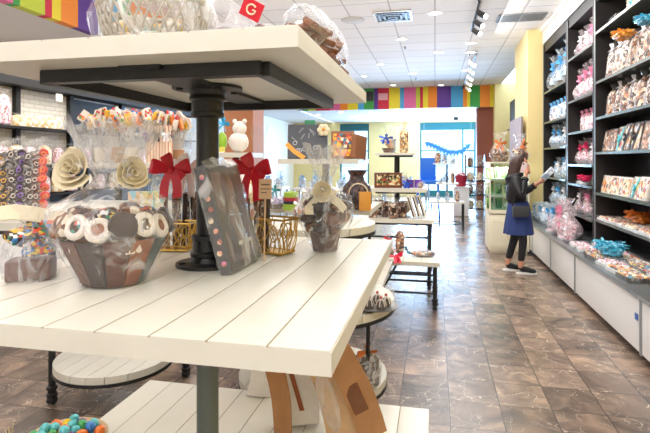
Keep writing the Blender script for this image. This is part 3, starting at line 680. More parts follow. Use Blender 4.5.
m = MB().at((-.03, -.02, .098), (.3, .5, .3)).tube([(.013*math.cos(q_), -.0035, .02+.013*math.sin(q_)) for q_ in [.8+.38*k_ for k_ in range(14)]]+[(.013, -.0035, .02), (.004, -.0035, .02)], .0026, 6).obj('tag_letter', cream, t)
m = MB().tube([(-.03, 0, .06), (-.09, 0, .11), (-.16, .01, .14)], [.02, .03, .05], 14, cap=False); m.obj('twisted_neck', CLW, t)
# --- paper bags on the base tier (kraft and white windows)
kraft = mat('brown kraft paper', 'a9794f', .75, bump=.15, bscale=15, var=.15); kraftl = mat('light kraft paper', 'c9a37b', .75, var=.1); whp = mat('white paper', 'e9e4dc', .7)
def paper_bag(lab, w_, d_, h_, mt, lean_=0, fold=True):
    t = thing('paper_bag', lab, 'bag'); m = MB(); m.M = Matrix.Rotation(lean_, 4, 'Y')
    n = 7; vs = []; fs = []
    for k in range(n):
        z = h_*k/(n-1); s_ = 1 if k < n-2 else (.75 if k == n-2 else .3); z_ = z
        for (x, y) in ((-1, -1), (0, -1.0), (1, -1), (1, 0), (1, 1), (0, 1.0), (-1, 1), (-1, 0)):
            gx = 1-(.22*(k/(n-1)) if y == 0 else 0); vs.append((x*w_/2*gx*(1+random.uniform(-.03, .03))+.018*math.sin(PI*k/(n-1)), y*d_/2*s_+random.uniform(-.004, .004), z_))
    for k in range(n-1):
        for i in range(8): j = (i+1) % 8; fs.append((k*8+i, k*8+j, (k+1)*8+j, (k+1)*8+i))
    fs += [tuple(reversed(range(8))), tuple(range((n-1)*8, n*8))]
    m.add(vs, fs); m.obj('body', mt, t, smooth=False)
    return t, m.M
BZ = .40
for (px, py, w_, d_, h_, mt, ln, rz, lab, ex) in [
    (372, 440, .12, .07, .40, kraft, -.42, .35, 'brown kraft paper bag leaning at the right of the base tier', 'win'),
    (345, 440, .15, .06, .40, kraftl, -.30, .2, 'light kraft bag with crumpled top under the near table corner', 'film'),
    (300, 425, .17, .05, .42, whp, -.12, .15, 'white paper bag with brown stripe behind the iron post on the base tier', 'stripe'),
    (260, 395, .12, .05, .34, whp, .06, .1, 'white paper bag standing farthest left on the base tier', ''),
    (283, 440, .07, .05, .36, kraft, -.16, .2, 'narrow kraft bag between the two white paper bags', '')]:
    q = G(px, py, BZ); t, M_ = paper_bag(lab, w_, d_, h_, mt, ln); t.location = (q.x, q.y, BZ+.002+abs(math.sin(ln))*w_/2); t.rotation_euler = (0, 0, rz)
    if ex == 'win': m = MB(); m.M = M_; m.box((0, -d_/2-.002, h_*.45), (w_*.5, .003, h_*.3)).obj('window', mat('brown sweets window', '70401f', .3, var=.4, bscale=50), t, smooth=False)
    if ex == 'stripe': m = MB(); m.M = M_; m.strip([(-.03+.05*u, -d_/2-.003, h_*(.85-.7*u)) for u in (0, .3, .6, 1)], (.02, 0, .0)).obj('stripe', mat('rust stripe', '9a5630', .6), t, smooth=False)
    if ex == 'film': m = MB(); m.M = M_; m.ball((-.02, -.05, h_*.42), .05, 0, 20, (.8, .5, 2.4), .06).obj('film_bag', CLW, t)
# bowl of eggs, lower left
q = G(62, 445, BZ+.03); t = thing('sweet_basket', 'shallow basket of bright foil eggs at the lower left corner of the base tier', 'basket', (q.x+.02, q.y-.01, BZ)); t.scale = (1.22,)*3
m = MB(); m.lathe([(.09, .002), (.125, .05), (.13, .055), (.12, .05), (.085, .01), (.001, .01)], n=28); m.obj('basket', mat('pale wicker', 'cdb28a', .6, bump=.4), t)
CC = [mat('foil '+c, c, .3, .2) for c in ('e6c21c', '63c2c6', 'd4608c', '3f7fc4', '7b4a90', 'e87a30', '43a05a')]
for i in range(30):
    a = i*2.4; rr = .019*math.sqrt(i); MB().at((rr*math.cos(a), rr*math.sin(a), .055+.018*random.random()-rr*.05), (random.uniform(-1, 1), random.uniform(-1, 1), 0)).ball((0, 0, 0), .017, 0, 10, (1, 1, 1.3)).obj('foil_egg', CC[i*5 % 7 if i % 3 else 1], t)
m = MB()
for k in range(4): a = -2.2-k*.15; m.tube([(.125*math.cos(a), .125*math.sin(a), .05), (.15*math.cos(a)-.0, .15*math.sin(a), .08), (.16*math.cos(a)-.02+.01*k, .16*math.sin(a)+.01, .12)], .002, 5)
m.obj('wicker_ends', mat('pale wicker', 'cdb28a'), t)
# ================================================================= STOCK ON THE WALL SHELVES
ORD = ['first', 'second', 'third', 'fourth', 'fifth', 'sixth', 'seventh', 'eighth', 'ninth', 'tenth', 'eleventh', 'twelfth', 'thirteenth']
film_or = cello('orange tulle', (.95, .30, .03), .85, 40); film_cy = cello('cyan tulle', (.08, .62, .85), .85, 40); yel_or = cello('amber tulle', (.98, .48, .04), .85, 40)
blue_p = pal('baby blue sweets', ['b4d2ea', 'e8eef6', '6fa4d4', 'd4e2f0', 'a88468', '4a7cb4', 'f2f4f6'], 38)
pink_p = pal('pink sweets', ['f0c4d0', 'f8e4ea', 'd47898', 'eae4e6', '9a6a5c', 'f2ccd8', 'fbf0f3'], 38)
choc_p = pal('chocolate assortments', ['4a281c', 'c9a684', '7a4a2e', 'b8753c', '24140f', 'e6d6c4', '8f5430'], 36)
lent_p = pal('decorated cookies', ['e8c68c', 'f2e8d8', 'c9783c', '3a2a28', 'e9a03c', 'd4d8e4', 'b43a30', 'e6cfa6'], 30)
mix_p = pal('mixed bright sweets', ['e6e0d8', '3a3230', 'd8a05a', 'c83c30', 'f0d068', '4aa0c8', 'a86a48', 'f4efe8'], 34)
def gift(pm, wrap, bow, h=.3, r=.11, seed=1):
    random.seed(seed); t = thing('gift_basket', '', 'gift basket'); m = MB()
    m.lathe([(r*.62, .003), (r*.85, h*.18), (r*.9, h*.2), (r*.8, h*.2), (r*.5, .012), (.001, .012)], n=16); m.obj('tray', mat('pale tray', 'dfe3ea', .4) if pm in (blue_p, pink_p) else mat('brown tray', '6a4a34', .5), t)
    m = MB(); [m.ball((random.uniform(-.5, .5)*r, random.uniform(-.5, .5)*r, h*random.uniform(.15, .5)), r*random.uniform(.25, .42), 0, 8, (1, 1, random.uniform(.7, 1.3)), .08) for _ in range(11)]
    m.obj('sweets', pm, t); m = MB(); wrapmesh(m, r, h*1.2, .34, 18, .09, .72, neck=.2); m.obj('wrap', wrap, t)
    m = MB(); ribbon_bow(m, (0, -r*.35, h*.74), r*.6, (0, 0, 0), 5, True, .3); m.obj('bow', bow, t); return t
def flat_box(pm, lid=None, w_=.2, h=.26, d=.05, band=None):
    t = thing('chocolate_box', '', 'box'); MB().box((0, 0, h/2), (w_, d, h), 0, .004).obj('box', lid or mat('cream carton', 'e6dccb', .5), t)
    MB().box((0, -d/2-.002, h/2), (w_*.88, .006, h*.86)).obj('contents_window', pm, t, smooth=False)
    if band: m = MB(); m.strip([(-w_*.3, -d/2-.008, h*.05), (0, -d/2-.012, h*.5), (w_*.3, -d/2-.008, h*.97)], (.035, 0, -.01)); ribbon_bow(m, (0, -d/2-.02, h*.5), .035, (0, 0, 0), 4, True, .35); m.obj('ribbon', band, t)
    m = MB(); m.box((0, 0, h/2), (w_+.01, d+.014, h+.012), 0, .006); m.obj('film', CL, t); return t
def film_bag(pm, h=.26, w_=.12, bow=None, seed=3):
    random.seed(seed); t = thing('sweet_bag', '', 'bag'); n = 14; vs = []; fs = []
    prof = [(.35, 0), (.5, .05), (.52, .35), (.5, .65), (.36, .78), (.15, .85), (.3, .93), (.42, 1)]
    m = MB(); m.lathe([(w_*r, h*z+.002) for r, z in prof[:6]]+[(.001, h*.86)], n=14, ell=(1, .6), jit=.06); m.obj('sweets', pm, t)
    m = MB(); m.lathe([(w_*r*1.06+.002, h*z+.001) for r, z in prof], n=14, ell=(1, .65), jit=.07); m.obj('bag', CL, t)
    if bow: m = MB(); ribbon_bow(m, (0, -w_*.12, h*.85), w_*.38, (0, 0, 0), 4, True, .35); m.obj('bow', bow, t)
    return t
def tray(pm, w_=.24, d=.2, h=.05, side=None):
    t = thing('sweet_tray', '', 'tray'); m = MB(); m.box((0, 0, h*.35), (w_, d, h*.7), 0, .004).obj('tray', side or mat('clear pale tray', 'cfd6da', .3), t)
    m = MB()
    for i in range(5):
        for j in range(3): m.at((-w_*.4+w_*.2*i, -d*.3+d*.3*j, h*.75), (0, random.uniform(-.3, .3), random.uniform(-.3, .3))).lathe([(.001, -.01), (.024, -.009), (.027, 0), (.02, .012), (.001, .014)], n=10, jit=.05)
    m.obj('cookies', pm, t); MB().box((0, 0, h*.62), (w_+.012, d+.012, h*1.25), 0, .01).obj('film', CL, t); return t
satin_b = mat('blue satin', '4fa3dd', .35); satin_p = mat('pink satin', 'ee8fb0', .35); satin_m = mat('magenta tissue', 'd81f5c', .5); satin_w = mat('white satin', 'f1eef2', .35)
gB = [gift(blue_p, CLB, satin_b, .30, .12, 1), gift(blue_p, CLB, satin_w, .26, .10, 2)]
gP = [gift(pink_p, CLP, satin_p, .30, .12, 3), gift(pink_p, CLP, satin_w, .25, .10, 4), gift(pink_p, CLP, satin_m, .25, .11, 5)]
bB = film_bag(blue_p, .27, .15, satin_b, 6); bP = film_bag(pink_p, .27, .13, satin_p, 7)
bC = film_bag(choc_p, .33, .15, None, 8); bC2 = film_bag(pal('striped cookie stacks', ['d8c4b4', '2a1c1a', 'b08a74', 'e8d4c8', '5a3a30', '3a2a2a'], 44), .36, .15, satin_w, 9)
fC = flat_box(choc_p, mat('chestnut card', '6b3a24', .4), .2, .25, .045); fM = flat_box(mix_p, None, .2, .25, .05, mat('aqua ribbon', '5fc9d4', .4)); fL = flat_box(lent_p, mat('black carton', '24201f', .4), .19, .25, .05, mat('black ribbon', '1c1a1a', .4)); fW = flat_box(lent_p, mat('clear box', 'e8e2d8', .3), .22, .2, .07)
tL = tray(lent_p); tM = tray(mix_p, side=mat('black tray', '302b2a', .4)); tP = tray(pink_p)
R90 = -PI/2   # fronts turned to the aisle (-x)
bpy.context.view_layer.update(); WID = {}; DEP = {}; HT = {}
def measure(o):
    xs_, ys_ = [], []
    for k in kids(o):
        if k.name.startswith('bow'): continue
        xs_ += [v.co.x for v in k.data.vertices]; ys_ += [v.co.y for v in k.data.vertices]
    HT[o.name] = max(v.co.z for k in kids(o) for v in k.data.vertices); WID[o.name] = 2*max(abs(min(xs_)), abs(max(xs_))); DEP[o.name] = 2*max(abs(min(ys_)), abs(max(ys_)))
for o_ in gB+gP+[bB, bP, bC, bC2, fC, fM, fL, fW, tL, tM, tP]: measure(o_)
def row(bay, zi, items, y0, y1, gname, x=.175, rnd=11, lean=0.0):
    """items run from the far end (left in the view) to the near end"""
    random.seed(rnd); z = bays[bay][2][zi] if zi is not None else CT
    xs_ = XS if zi is not None else XC
    bn = bays[bay][3]; n = len(items); step = (y1-y0)/n
    for i, (pr, desc, sc) in enumerate(items):
        y = y1-step*(i+.5); rz = R90+random.uniform(-.25, .25)*(0 if lean else 1)
        where = ('%s shelf up, %s bay' % (ORD[zi], bn)) if zi is not None else 'cabinet top, %s bay' % bn
        lab = desc+', '+ORD[i]+' from left, '+where
        dp = DEP.get(pr.name, 0)
        if sc*WID.get(pr.name, .1) > step*.97: sc = (step*.97/WID[pr.name], sc, sc)
        if zi is not None and not lean and dp*(sc[1] if isinstance(sc, tuple) else sc) > .36: s0 = sc if isinstance(sc, tuple) else (sc,)*3; sc = (s0[0], .36/dp, s0[2])
        if zi is not None:
            zl = bays[bay][2]+[3.46]; gap = zl[zl.index(z)+1]-z-.03; s0 = sc if isinstance(sc, tuple) else (sc,)*3; hh = HT.get(pr.name, .2)
            if s0[2]*hh > gap: sc = (s0[0], s0[1], gap/hh)
        rot = (-lean, 0, rz) if lean else (0, 0, rz)
        dz = .001
        if lean: dz = .004
        M_ = place(pr, (xs_+x+random.uniform(-.01, .01), y, z+dz), rot, sc, lab, gname)
fy0, fy1 = bays[0][0]+.08, bays[0][1]-.08; my0, my1 = bays[1][0]+.08, bays[1][1]-.08; ny0, ny1 = 5.0, bays[2][1]-.06
B0, B1 = gB; P0, P1, P2 = gP
big = gift(pal('cloud white sweets', ['dcebf6', 'f2f6fa', 'b8d8f0', 'eef2f4', 'cfe4f4'], 20), CLB, satin_b, .5, .2, 12); measure(big)
row(0, 4, [(big, 'large pale blue wrapped basket', 1.0), (big, 'large pale blue wrapped basket', 1.05), (big, 'tall pale blue wrapped basket', 1.15)], fy0, fy1, 'blue gifts', .16)
row(0, 3, [(bB, 'brown and blue sweet bag', 1.2)]*6, fy0, fy1, 'blue gifts', .12)
row(0, 2, [(B0, 'blue wrapped basket', 1.15), (B0, 'blue wrapped basket', 1.05), (B1, 'blue wrapped basket', 1.3), (B0, 'pale blue wrapped basket', 1.0)], fy0, fy1, 'blue gifts')
row(0, 1, [(bB, 'small blue and white bag', .95), (B1, 'blue wrapped gift', 1.1), (bB, 'small blue and white bag', 1.2), (B1, 'blue wrapped gift', 1.2), (bB, 'blue and white bag', 1.25)], fy0, fy1, 'blue gifts')
row(0, 0, [(B1, 'silvery blue wrapped gift', 1.2), (B0, 'silvery blue wrapped gift', 1.1), (B1, 'silvery blue wrapped gift', 1.3), (B0, 'silvery blue wrapped gift', 1.15)], fy0, fy1, 'blue gifts', .16)
row(1, 5, [(P1, 'pink wrapped gift', 1.3), (P1, 'pale pink wrapped gift', 1.3), (P0, 'pink wrapped gift', 1.2), (P1, 'pink wrapped gift', 1.3)], my0, my1, 'pink gifts')
row(1, 4, [(P0, 'pink wrapped basket', 1.25), (P0, 'pink wrapped basket', 1.35), (P0, 'pale pink wrapped basket', 1.35), (P1, 'pink wrapped gift', 1.5)], my0, my1, 'pink gifts')
row(1, 3, [(bP, 'pink bag', 1.15)]*5, my0, my1, 'pink gifts')
row(1, 2, [(P2, 'magenta tissue pink gift', 1.15), (P2, 'magenta tissue pink gift', 1.25), (P1, 'pink wrapped gift', 1.2), (P1, 'pink wrapped gift', 1.25)], my0, my1, 'pink gifts')
row(1, 1, [(tP, 'low pink tray', .9), (tP, 'low pink tray', 1.0), (P2, 'small magenta wrapped gift', .75), (tP, 'low pink tray', 1.0)], my0, my1, 'pink gifts')
row(1, 0, [(P1, 'pink wrapped gift', 1.15), (bP, 'pink bag', 1.05), (P0, 'pink wrapped gift', 1.0), (bP, 'pink bag', 1.1), (P1, 'pink wrapped gift', 1.1)], my0, my1, 'pink gifts', .16)
# cabinet tops: soft heaps of wrapped gifts
row(0, None, [(B0, 'silvery blue wrapped gift', .8), (B1, 'silvery blue wrapped gift', 1.0), (B0, 'pale blue wrapped gift', .95), (B1, 'pale blue wrapped gift', 1.1), (B0, 'pale blue wrapped gift', 1.0)], fy0, fy1, 'gifts on the cabinets', .20, 21)
row(1, None, [(B0, 'blue and white wrapped gift', 1.15), (P0, 'pink wrapped gift', 1.25), (P0, 'big pink wrapped gift', 1.4), (P1, 'pale pink wrapped gift', 1.4)], my0+.15, my1+.1, 'gifts on the cabinets', .20, 22)
random.seed(5)
for i in range(6):
    place([P1, tP, bP][i % 3], (XC+.09+.015*(i % 2), 6.75+i*.22, CT+.001), R90+random.uniform(-.4, .4), [.8, .7, .75][i % 3], ['pale pink wrapped gift', 'flat pink sweet tray', 'pink bag'][i % 3]+', %s from right, front edge of pink cabinet top' % ORD[i], 'gifts on the cabinets')
# near bay
row(2, 5, [(tM, 'upright tray of sweets', 1.0), (fM, 'bright sweets box', .8), (fM, 'bright sweets box', .9), (fM, 'bright sweets box', .9)], ny0, ny1-.35, 'boxes on the near bay', .12)
row(2, 4, [(bC2, 'striped cookie bag with white bow', 1.15)]*3+[(bC, 'brown chocolate bag', 1.25), (bC2, 'striped cookie bag with white bow', 1.2)]*2, ny0, ny1-.1, 'boxes on the near bay', .10, 31, .12)
row(2, 3, [(bC, 'chocolate assortment bag', 1.1)]+[(bC2, 'striped cookie bag', 1.05), (bC, 'chocolate assortment bag', 1.15)]*3, ny0, ny1-.1, 'boxes on the near bay', .10, 32, .12)
row(2, 2, [(fC, 'chestnut chocolate box', 1.05), (fC, 'chestnut chocolate box', 1.05), (fM, 'bright sweets box with aqua ribbon', 1.1), (fL, 'black biscuit box with black ribbon', 1.15), (fL, 'black biscuit box with black ribbon', 1.15), (fC, 'chestnut chocolate box', 1.15), (fM, 'bright sweets box with aqua ribbon', 1.15)], ny0, ny1, 'boxes on the near bay', .08, 33, .18)
row(2, 1, [(fW, 'decorated cookie box', 1.05)]*4+[(fM, 'bright sweets box', .9), (fW, 'decorated cookie box', 1.15), (fL, 'black biscuit box', 1.05)], ny0, ny1, 'boxes on the near bay', .08, 34, .2)
for zi, x_, k in [(0, .10, 1.0), (0, .28, .95)]:
    row(2, 0, [(tL, 'decorated cookie tray in the %s row' % ('front' if x_ < .2 else 'back'), k)]*6, ny0-.1, ny1, 'boxes on the near bay', x_, 35)
for i in range(7):
    for j in range(2):
        y = 4.75+i*.27; pr = [tM, tL, tP, tM][(i+j*2) % 4] if i < 5 else tP
        place(pr, (XC+.125+j*.24, y, CT+.001), R90+random.uniform(-.2, .2), 1.0, '%s sweets tray, %s from right, %s row, near cabinet top' % ({tM: 'dark', tL: 'cookie', tP: 'pink'}[pr], ORD[i], ['front', 'back'][j]), 'trays on the near cabinet top')
def tulle(m_, loc, s, lab):
    random.seed(9); m = MB(); m.ball((0, 0, s*.3), s*.75, 0, 26, (.9, 1.5, .55), .16); shreds(m, (0, 0, s*.1), s*1.05, s*.75, 90, 0, .006); o = m.obj('tulle', m_, loc=loc); tag(o, lab, 'tulle'); return o
tulle(film_or, (XS+.20, 5.85, .83+.065), .15, 'bunch of orange tulle on the cookie trays of the near wall bay')
tulle(film_cy, (XC+.2, 5.6, CT+.07), .17, 'bunch of cyan tulle on the trays of the near cabinet top')
tulle(yel_or, (XS-.03, 5.62, 2.48+.30), .12, 'amber tulle bunch among the striped cookie bags high on the near bay')
tulle(film_cy, (XS-.02, 5.1, 2.48+.32), .10, 'cyan tulle bunch among the striped bags near the right edge of the picture')
tulle(satin_m, (XS+.05, 7.25, 1.21+.06), .10, 'magenta tulle bunch on the pink trays of the middle wall bay')
# ================================================================= GLASS CABINET AND GIFTS ON IT
crm = mat('cream painted panel', 'efe8cf', .5, var=.03)
YB = 8.72; x0, x1 = .885, 1.515
t = thing('glass_cabinet', 'cream glass-sided display cabinet with panelled doors behind the woman', 'display cabinet', ((x0+x1)/2, YB+.36, 0)); W = x1-x0
MB().box((0, 0, .34), (W, .7, .60), 0, .006).box((0, 0, .03), (W-.06, .64, .06)).obj('body', crm, t)
for s_ in (-1, 1):
    d_ = MB().box((s_*W*.24, -.357, .34), (W*.44, .016, .50), 0, .004).obj('door', crm, t); m = MB(); a = W*.17
    for (cx, cz, dx, dz) in [(0, .19, 2*a, .012), (0, -.19, 2*a, .012), (a, 0, .012, .39), (-a, 0, .012, .39)]: m.box((s_*W*.24+cx, -.368, .34+cz), (dx, .01, dz))
    m.obj('moulding', crm, d_, smooth=False)
    MB().ball((s_*.045, -.375, .38), .012, 0, 10).obj('knob', steel, t)
MB().box((0, 0, .69), (W+.02, .72, .06)).obj('counter', crm, t, smooth=False)
for z in (.95, 1.22, 1.50): MB().box((0, 0, z), (W, .68, .035)).obj('shelf', crm, t, smooth=False)
for sx in (-1, 1):
    for sy in (-1, 1): MB().box((sx*(W/2-.012), sy*.335, 1.11), (.024, .024, .80)).obj('corner_post', crm, t, smooth=False)
lc = bpy.data.lights.new('cabinet_lamp', 'AREA'); lc.shape = 'RECTANGLE'; lc.size = .5; lc.size_y = .1; lc.energy = 7; lc.color = (.95, 1, .92); lo = bpy.data.objects.new('cabinet_lamp', lc); COL.objects.link(lo); lo.location = ((x0+x1)/2, YB+.06, 1.47); lo.rotation_euler = (.5, 0, 0)
MB().box((0, -.345, 1.11), (W-.05, .004, .78)).obj('front_glass', glass(), t, smooth=False)
MB().box((-W/2+.002, 0, 1.11), (.004, .64, .78)).obj('side_glass', glass(), t, smooth=False)
green_p = pal('green wrapped slabs', ['8fc44a', 'dfe9c0', '4f8a3a', 'f0f2e0', 'a8d070', '3f5a34'], 18, .3, (1, 1, .4))
grn = flat_box(green_p, mat('pale green card', 'cfe0a8', .4), .12, .2, .03)
for si, z in enumerate((.72, .968, 1.238)):
    for i in range(5):
        place(grn, ((x0+x1)/2-.29+i*.14, YB+.16, z+.001), (-.12, 0, .25), (1, 1, .95), 'green wrapped slab, %s from left, %s shelf of the glass cabinet' % (ORD[i], ['lowest', 'middle', 'upper'][si]), 'green slabs in the glass cabinet')
cb = gift(choc_p, CL, mat('orange ribbon', 'e07a2c', .4), .42, .17, 15)
cb['label'] = 'clear wrapped chocolate basket with orange ribbon, left on the glass cabinet'; cb.location = (x0+.2, YB+.30, 1.519)
dup(cb, (x0+.53, YB+.34, 1.519), .8, .95, 'clear wrapped chocolate basket on the glass cabinet, behind the woman')
# dark display case and curtain between pier and fascia
t = thing('dark_showcase', 'tall dark showcase in the gap between the yellow pier and the rainbow fascia', 'display case', (2.05, 13.2, 0))
MB().box((.3, 0, 1.6), (.5, 3.9, 3.2)).obj('case', black, t, smooth=False)
for z in (.6, 1.2, 1.8, 2.4): MB().box((0, 0, z), (.12, 3.8, .02)).obj('shelf', shelf_m, t, smooth=False)
m = MB(); vs = []; n = 36; xa, xb = XY(515, 10.9), 1.63
pts = [(1.60-.10*0-.0, 0, 0)]
cu = mat('grey drape', 'a9a6b4', .8); m = MB(); ys_ = [9.75+i*.035 for i in range(38)]
vs = [(1.55+.028*math.sin(i*1.5), y, z) for z in (.02, 2.35) for i, y in enumerate(ys_)]; k = len(ys_)
vs2 = [(x+.01, y, z) for x, y, z in vs]
m.add(vs, [(i, i+1, k+i+1, k+i) for i in range(k-1)]); m.add(vs2, [(i, i+1, k+i+1, k+i) for i in range(k-1)])
tag(m.obj('curtain', cu), 'long grey pleated curtain hanging on the side of the yellow pier', 'curtain')
# ================================================================= TIERED DISPLAYS BEHIND THE NEAR TABLE
def tier(t, z, w_, d_, n=6, name='tier', th=.045, c=(0, 0)):
    m = MB(); planks(m, c[0]-w_/2, c[0]+w_/2, c[1]-d_/2, c[1]+d_/2, z-th, z, n); return m.obj(name, [white_paint, groove_m], t)
def castor_leg(m, x, y, z):
    m.cyl((x, y, .12), (x, y, z), .022, 12); m.lathe([(.022, .12), (.034, .115), (.034, .10), (.026, .09), (.026, .075), (.034, .07), (.034, .055), (.02, .05)], (x, y, 0), 14); m.cyl((x-.02, y, .028), (x+.02, y, .028), .027, 14)
# bench
c0 = G(440, 263, .50); bw, bd = .95, .62
BXc, BYc = c0.x-bw/2, c0.y+bd/2
t = thing('low_table', 'low cream plank table with black iron legs and stretcher beside the aisle', 'table', (BXc, BYc, 0))
tier(t, .50, bw, bd, 5, 'tabletop')
for sx in (-1, 1):
    for sy in (-1, 1): m = MB(); castor_leg(m, sx*(bw/2-.05), sy*(bd/2-.05), .455); m.obj('leg', iron, t)
m = MB(); m.cyl((-bw/2+.05, -bd/2+.05, .36), (bw/2-.05, -bd/2+.05, .36), .012).cyl((-bw/2+.05, -bd/2+.05, .17), (bw/2-.05, -bd/2+.05, .17), .012).cyl((-bw/2+.05, bd/2-.05, .17), (bw/2-.05, bd/2-.05, .17), .012).cyl((-.12, -bd/2+.05, .17), (0, bd/2-.05, .36), .012)
m.obj('stretcher', iron, t)
def on(px, d, z): q = P(px, 100, d); return (q.x, q.y, z+.001)
a = gift(choc_p, CL, red, .26, .08, 31); a['label'] = 'tall chocolate gift with big red bow on the low table'; a.location = on(388, 5.45, .50)
a = film_bag(choc_p, .30, .10, None, 32); a['label'] = 'clear bag of dark sweets behind the red bow on the low table'; a.location = on(400, 5.62, .50)
t = thing('sweet_fish', 'flat long film-wrapped chocolate platter at the right of the low table', 'platter', on(423, 5.45, .50), .15)
MB().ball((0, 0, .03), .14, 0, 16, (1, .5, .22), .04).obj('chocolates', choc_p, t); MB().ball((0, 0, .035), .155, 0, 18, (1, .55, .26), .06).obj('wrap', CLW, t)
o = MB(); ribbon_bow(o, (0, 0, .03), .07, (-.6, 0, .4), 4, True, .4); tag(o.obj('ribbon_bow', mat('hot pink ribbon', 'e61f48', .4), loc=on(396, 5.22, .52)), 'loose hot pink ribbon bow lying at the front of the low table', 'ribbon')
o = MB(); ribbon_bow(o, (0, 0, .03), .05, (-.6, 0, 1.4), 5, False, .4); tag(o.obj('ribbon_bow', teal, loc=on(407, 5.5, .52)), 'dark teal ribbon bow between the bag and platter on the low table', 'ribbon')
# tiered display behind it
D2 = P(397, 100, 6.45); t = thing('display_stand', 'three-tier cream display stand with dark cookie cups, behind the low table', 'display stand', (D2.x, D2.y, 0))
tier(t, .84, .95, .95, 6); tier(t, 1.20, .76, .66, 5); tier(t, 1.64, .52, .46, 4, th=.03)
for (z, w_, d_) in ((.795, .9, .9), (1.155, .5, .5), (1.61, .42, .36)): MB().box((0, 0, z-.012), (w_, d_, .024)).obj('frame', iron, t, smooth=False)
m = MB(); m.cyl((0, 0, .84), (0, 0, 1.12), .035, 16).cyl((0, 0, 1.2), (0, 0, 1.6), .035, 16); m.obj('post', iron, t)
for sx in (-1, 1):
    for sy in (-1, 1): m = MB(); castor_leg(m, sx*.41, sy*.41, .79); m.obj('leg', iron, t)
m = MB(); m.cyl((-.41, -.41, .2), (.41, -.41, .2), .012).cyl((-.41, -.41, .62), (.41, -.41, .62), .012); m.obj('stretcher', iron, t)
# cups of chocolate sticks on lowest tier
def cup():
    t = thing('cookie_cup', '', 'cup'); m = MB().lathe([(.04, .002), (.05, .14), (.052, .15), (.046, .14), (.001, .03)], n=14); m.obj('cup', nuts, t)
    m = MB().box((0, -.052, .085), (.045, .006, .05)); m.obj('label_tag', dchoc, t, smooth=False)
    m = MB(); m.lathe([(.046, .005), (.056, .15), (.04, .19), (.015, .215), (.04, .26)], n=14, jit=.08); m.obj('film', CL, t); return t
CU = cup()
for i, (px, d) in enumerate([(373, 6.15), (386, 6.25), (393, 6.05), (402, 6.15), (379, 6.5)]):
    q = on(px, d, .84); place(CU, q, YAW, 1.25, 'dark chocolate cookie cup on the lowest tier, %s' % ['leftmost', 'third from left', 'fourth from left', 'rightmost', 'second from left, set back'][i], 'cookie cups')
t = thing('round_tin', 'round pale tin lying on edge behind the cookie cups', 'tin', on(404, 6.6, .84), YAW); MB().cyl((0, -.03, .09), (0, .03, .09), .09, 24).obj('tin', mat('pale tin', 'cdbb98', .4), t)
for i in range(3):
    t = thing('card_box', 'cream and black striped box leaning on the right of the cup tier, %s' % ['left one', 'middle one', 'right one'][i], 'box', on(413+i*5.0, 6.05+.05*i, .84), YAW-.3, 'striped leaning boxes')
    m = MB(); m.M = Matrix.Rotation(-.3, 4, 'Y'); m.box((.025, 0, .145), (.035, .13, .27), 0, .003); m.obj('box', mat('cream carton', 'e6dccb'), t)
    m = MB(); m.M = Matrix.Rotation(-.3, 4, 'Y'); m.box((.025, -.067, .145), (.014, .004, .24)); m.obj('dark_stripe', dchoc, t, smooth=False)
# middle tier
t = thing('picture_box', 'wide film-wrapped assortment box in a brown frame on the middle tier', 'box', on(388, 6.28, 1.20), YAW)
MB().box((0, 0, .095), (.34, .07, .19), 0, .004).obj('frame', mat('chestnut card', '6b3a24'), t); MB().box((0, -.037, .10), (.29, .006, .13)).obj('assortment', pal('olive assortments', ['8a7a3a', 'd8c08a', '3a2a1c', 'c07a3c', '5a6a3a', 'e6dcc0', 'a83a28'], 40), t, smooth=False)
m = MB(); ribbon_bow(m, (0, -.05, .14), .05, (0, 0, 0), 4, False, .3); m.obj('bow', dchoc, t)
for i, (px, c_) in enumerate([(410, '5a1f8a'), (418, '6a2fa8')]):
    t = thing('purple_box', 'small purple carton on the right of the middle tier, %s of two' % ['left', 'right'][i], 'box', on(px, 6.35, 1.20), YAW); MB().box((0, 0, .05), (.085, .08, .10), 0, .004).obj('carton', mat('purple '+c_, c_, .4), t); MB().box((0, 0, .102), (.03, .03, .006)).obj('top_label', satin_w, t, smooth=False)
o = MB(); ribbon_bow(o, (0, 0, .04), .06, (0, 0, 0), 5, True, .4); tag(o.obj('ribbon_bow', mat('royal blue ribbon', '1858c8', .35), loc=on(407, 6.16, 1.22)), 'royal blue ribbon bow at the front of the middle tier', 'ribbon')
t = thing('film_gift', 'silvery film-wrapped gift at the right end of the middle tier', 'gift', on(421, 6.22, 1.20)); MB().ball((0, 0, .04), .06, 0, 14, (1, .8, .7), .1).obj('wrap', CLW, t); MB().ball((0, 0, .035), .035, 0, 10).obj('sweets', choc_p, t)
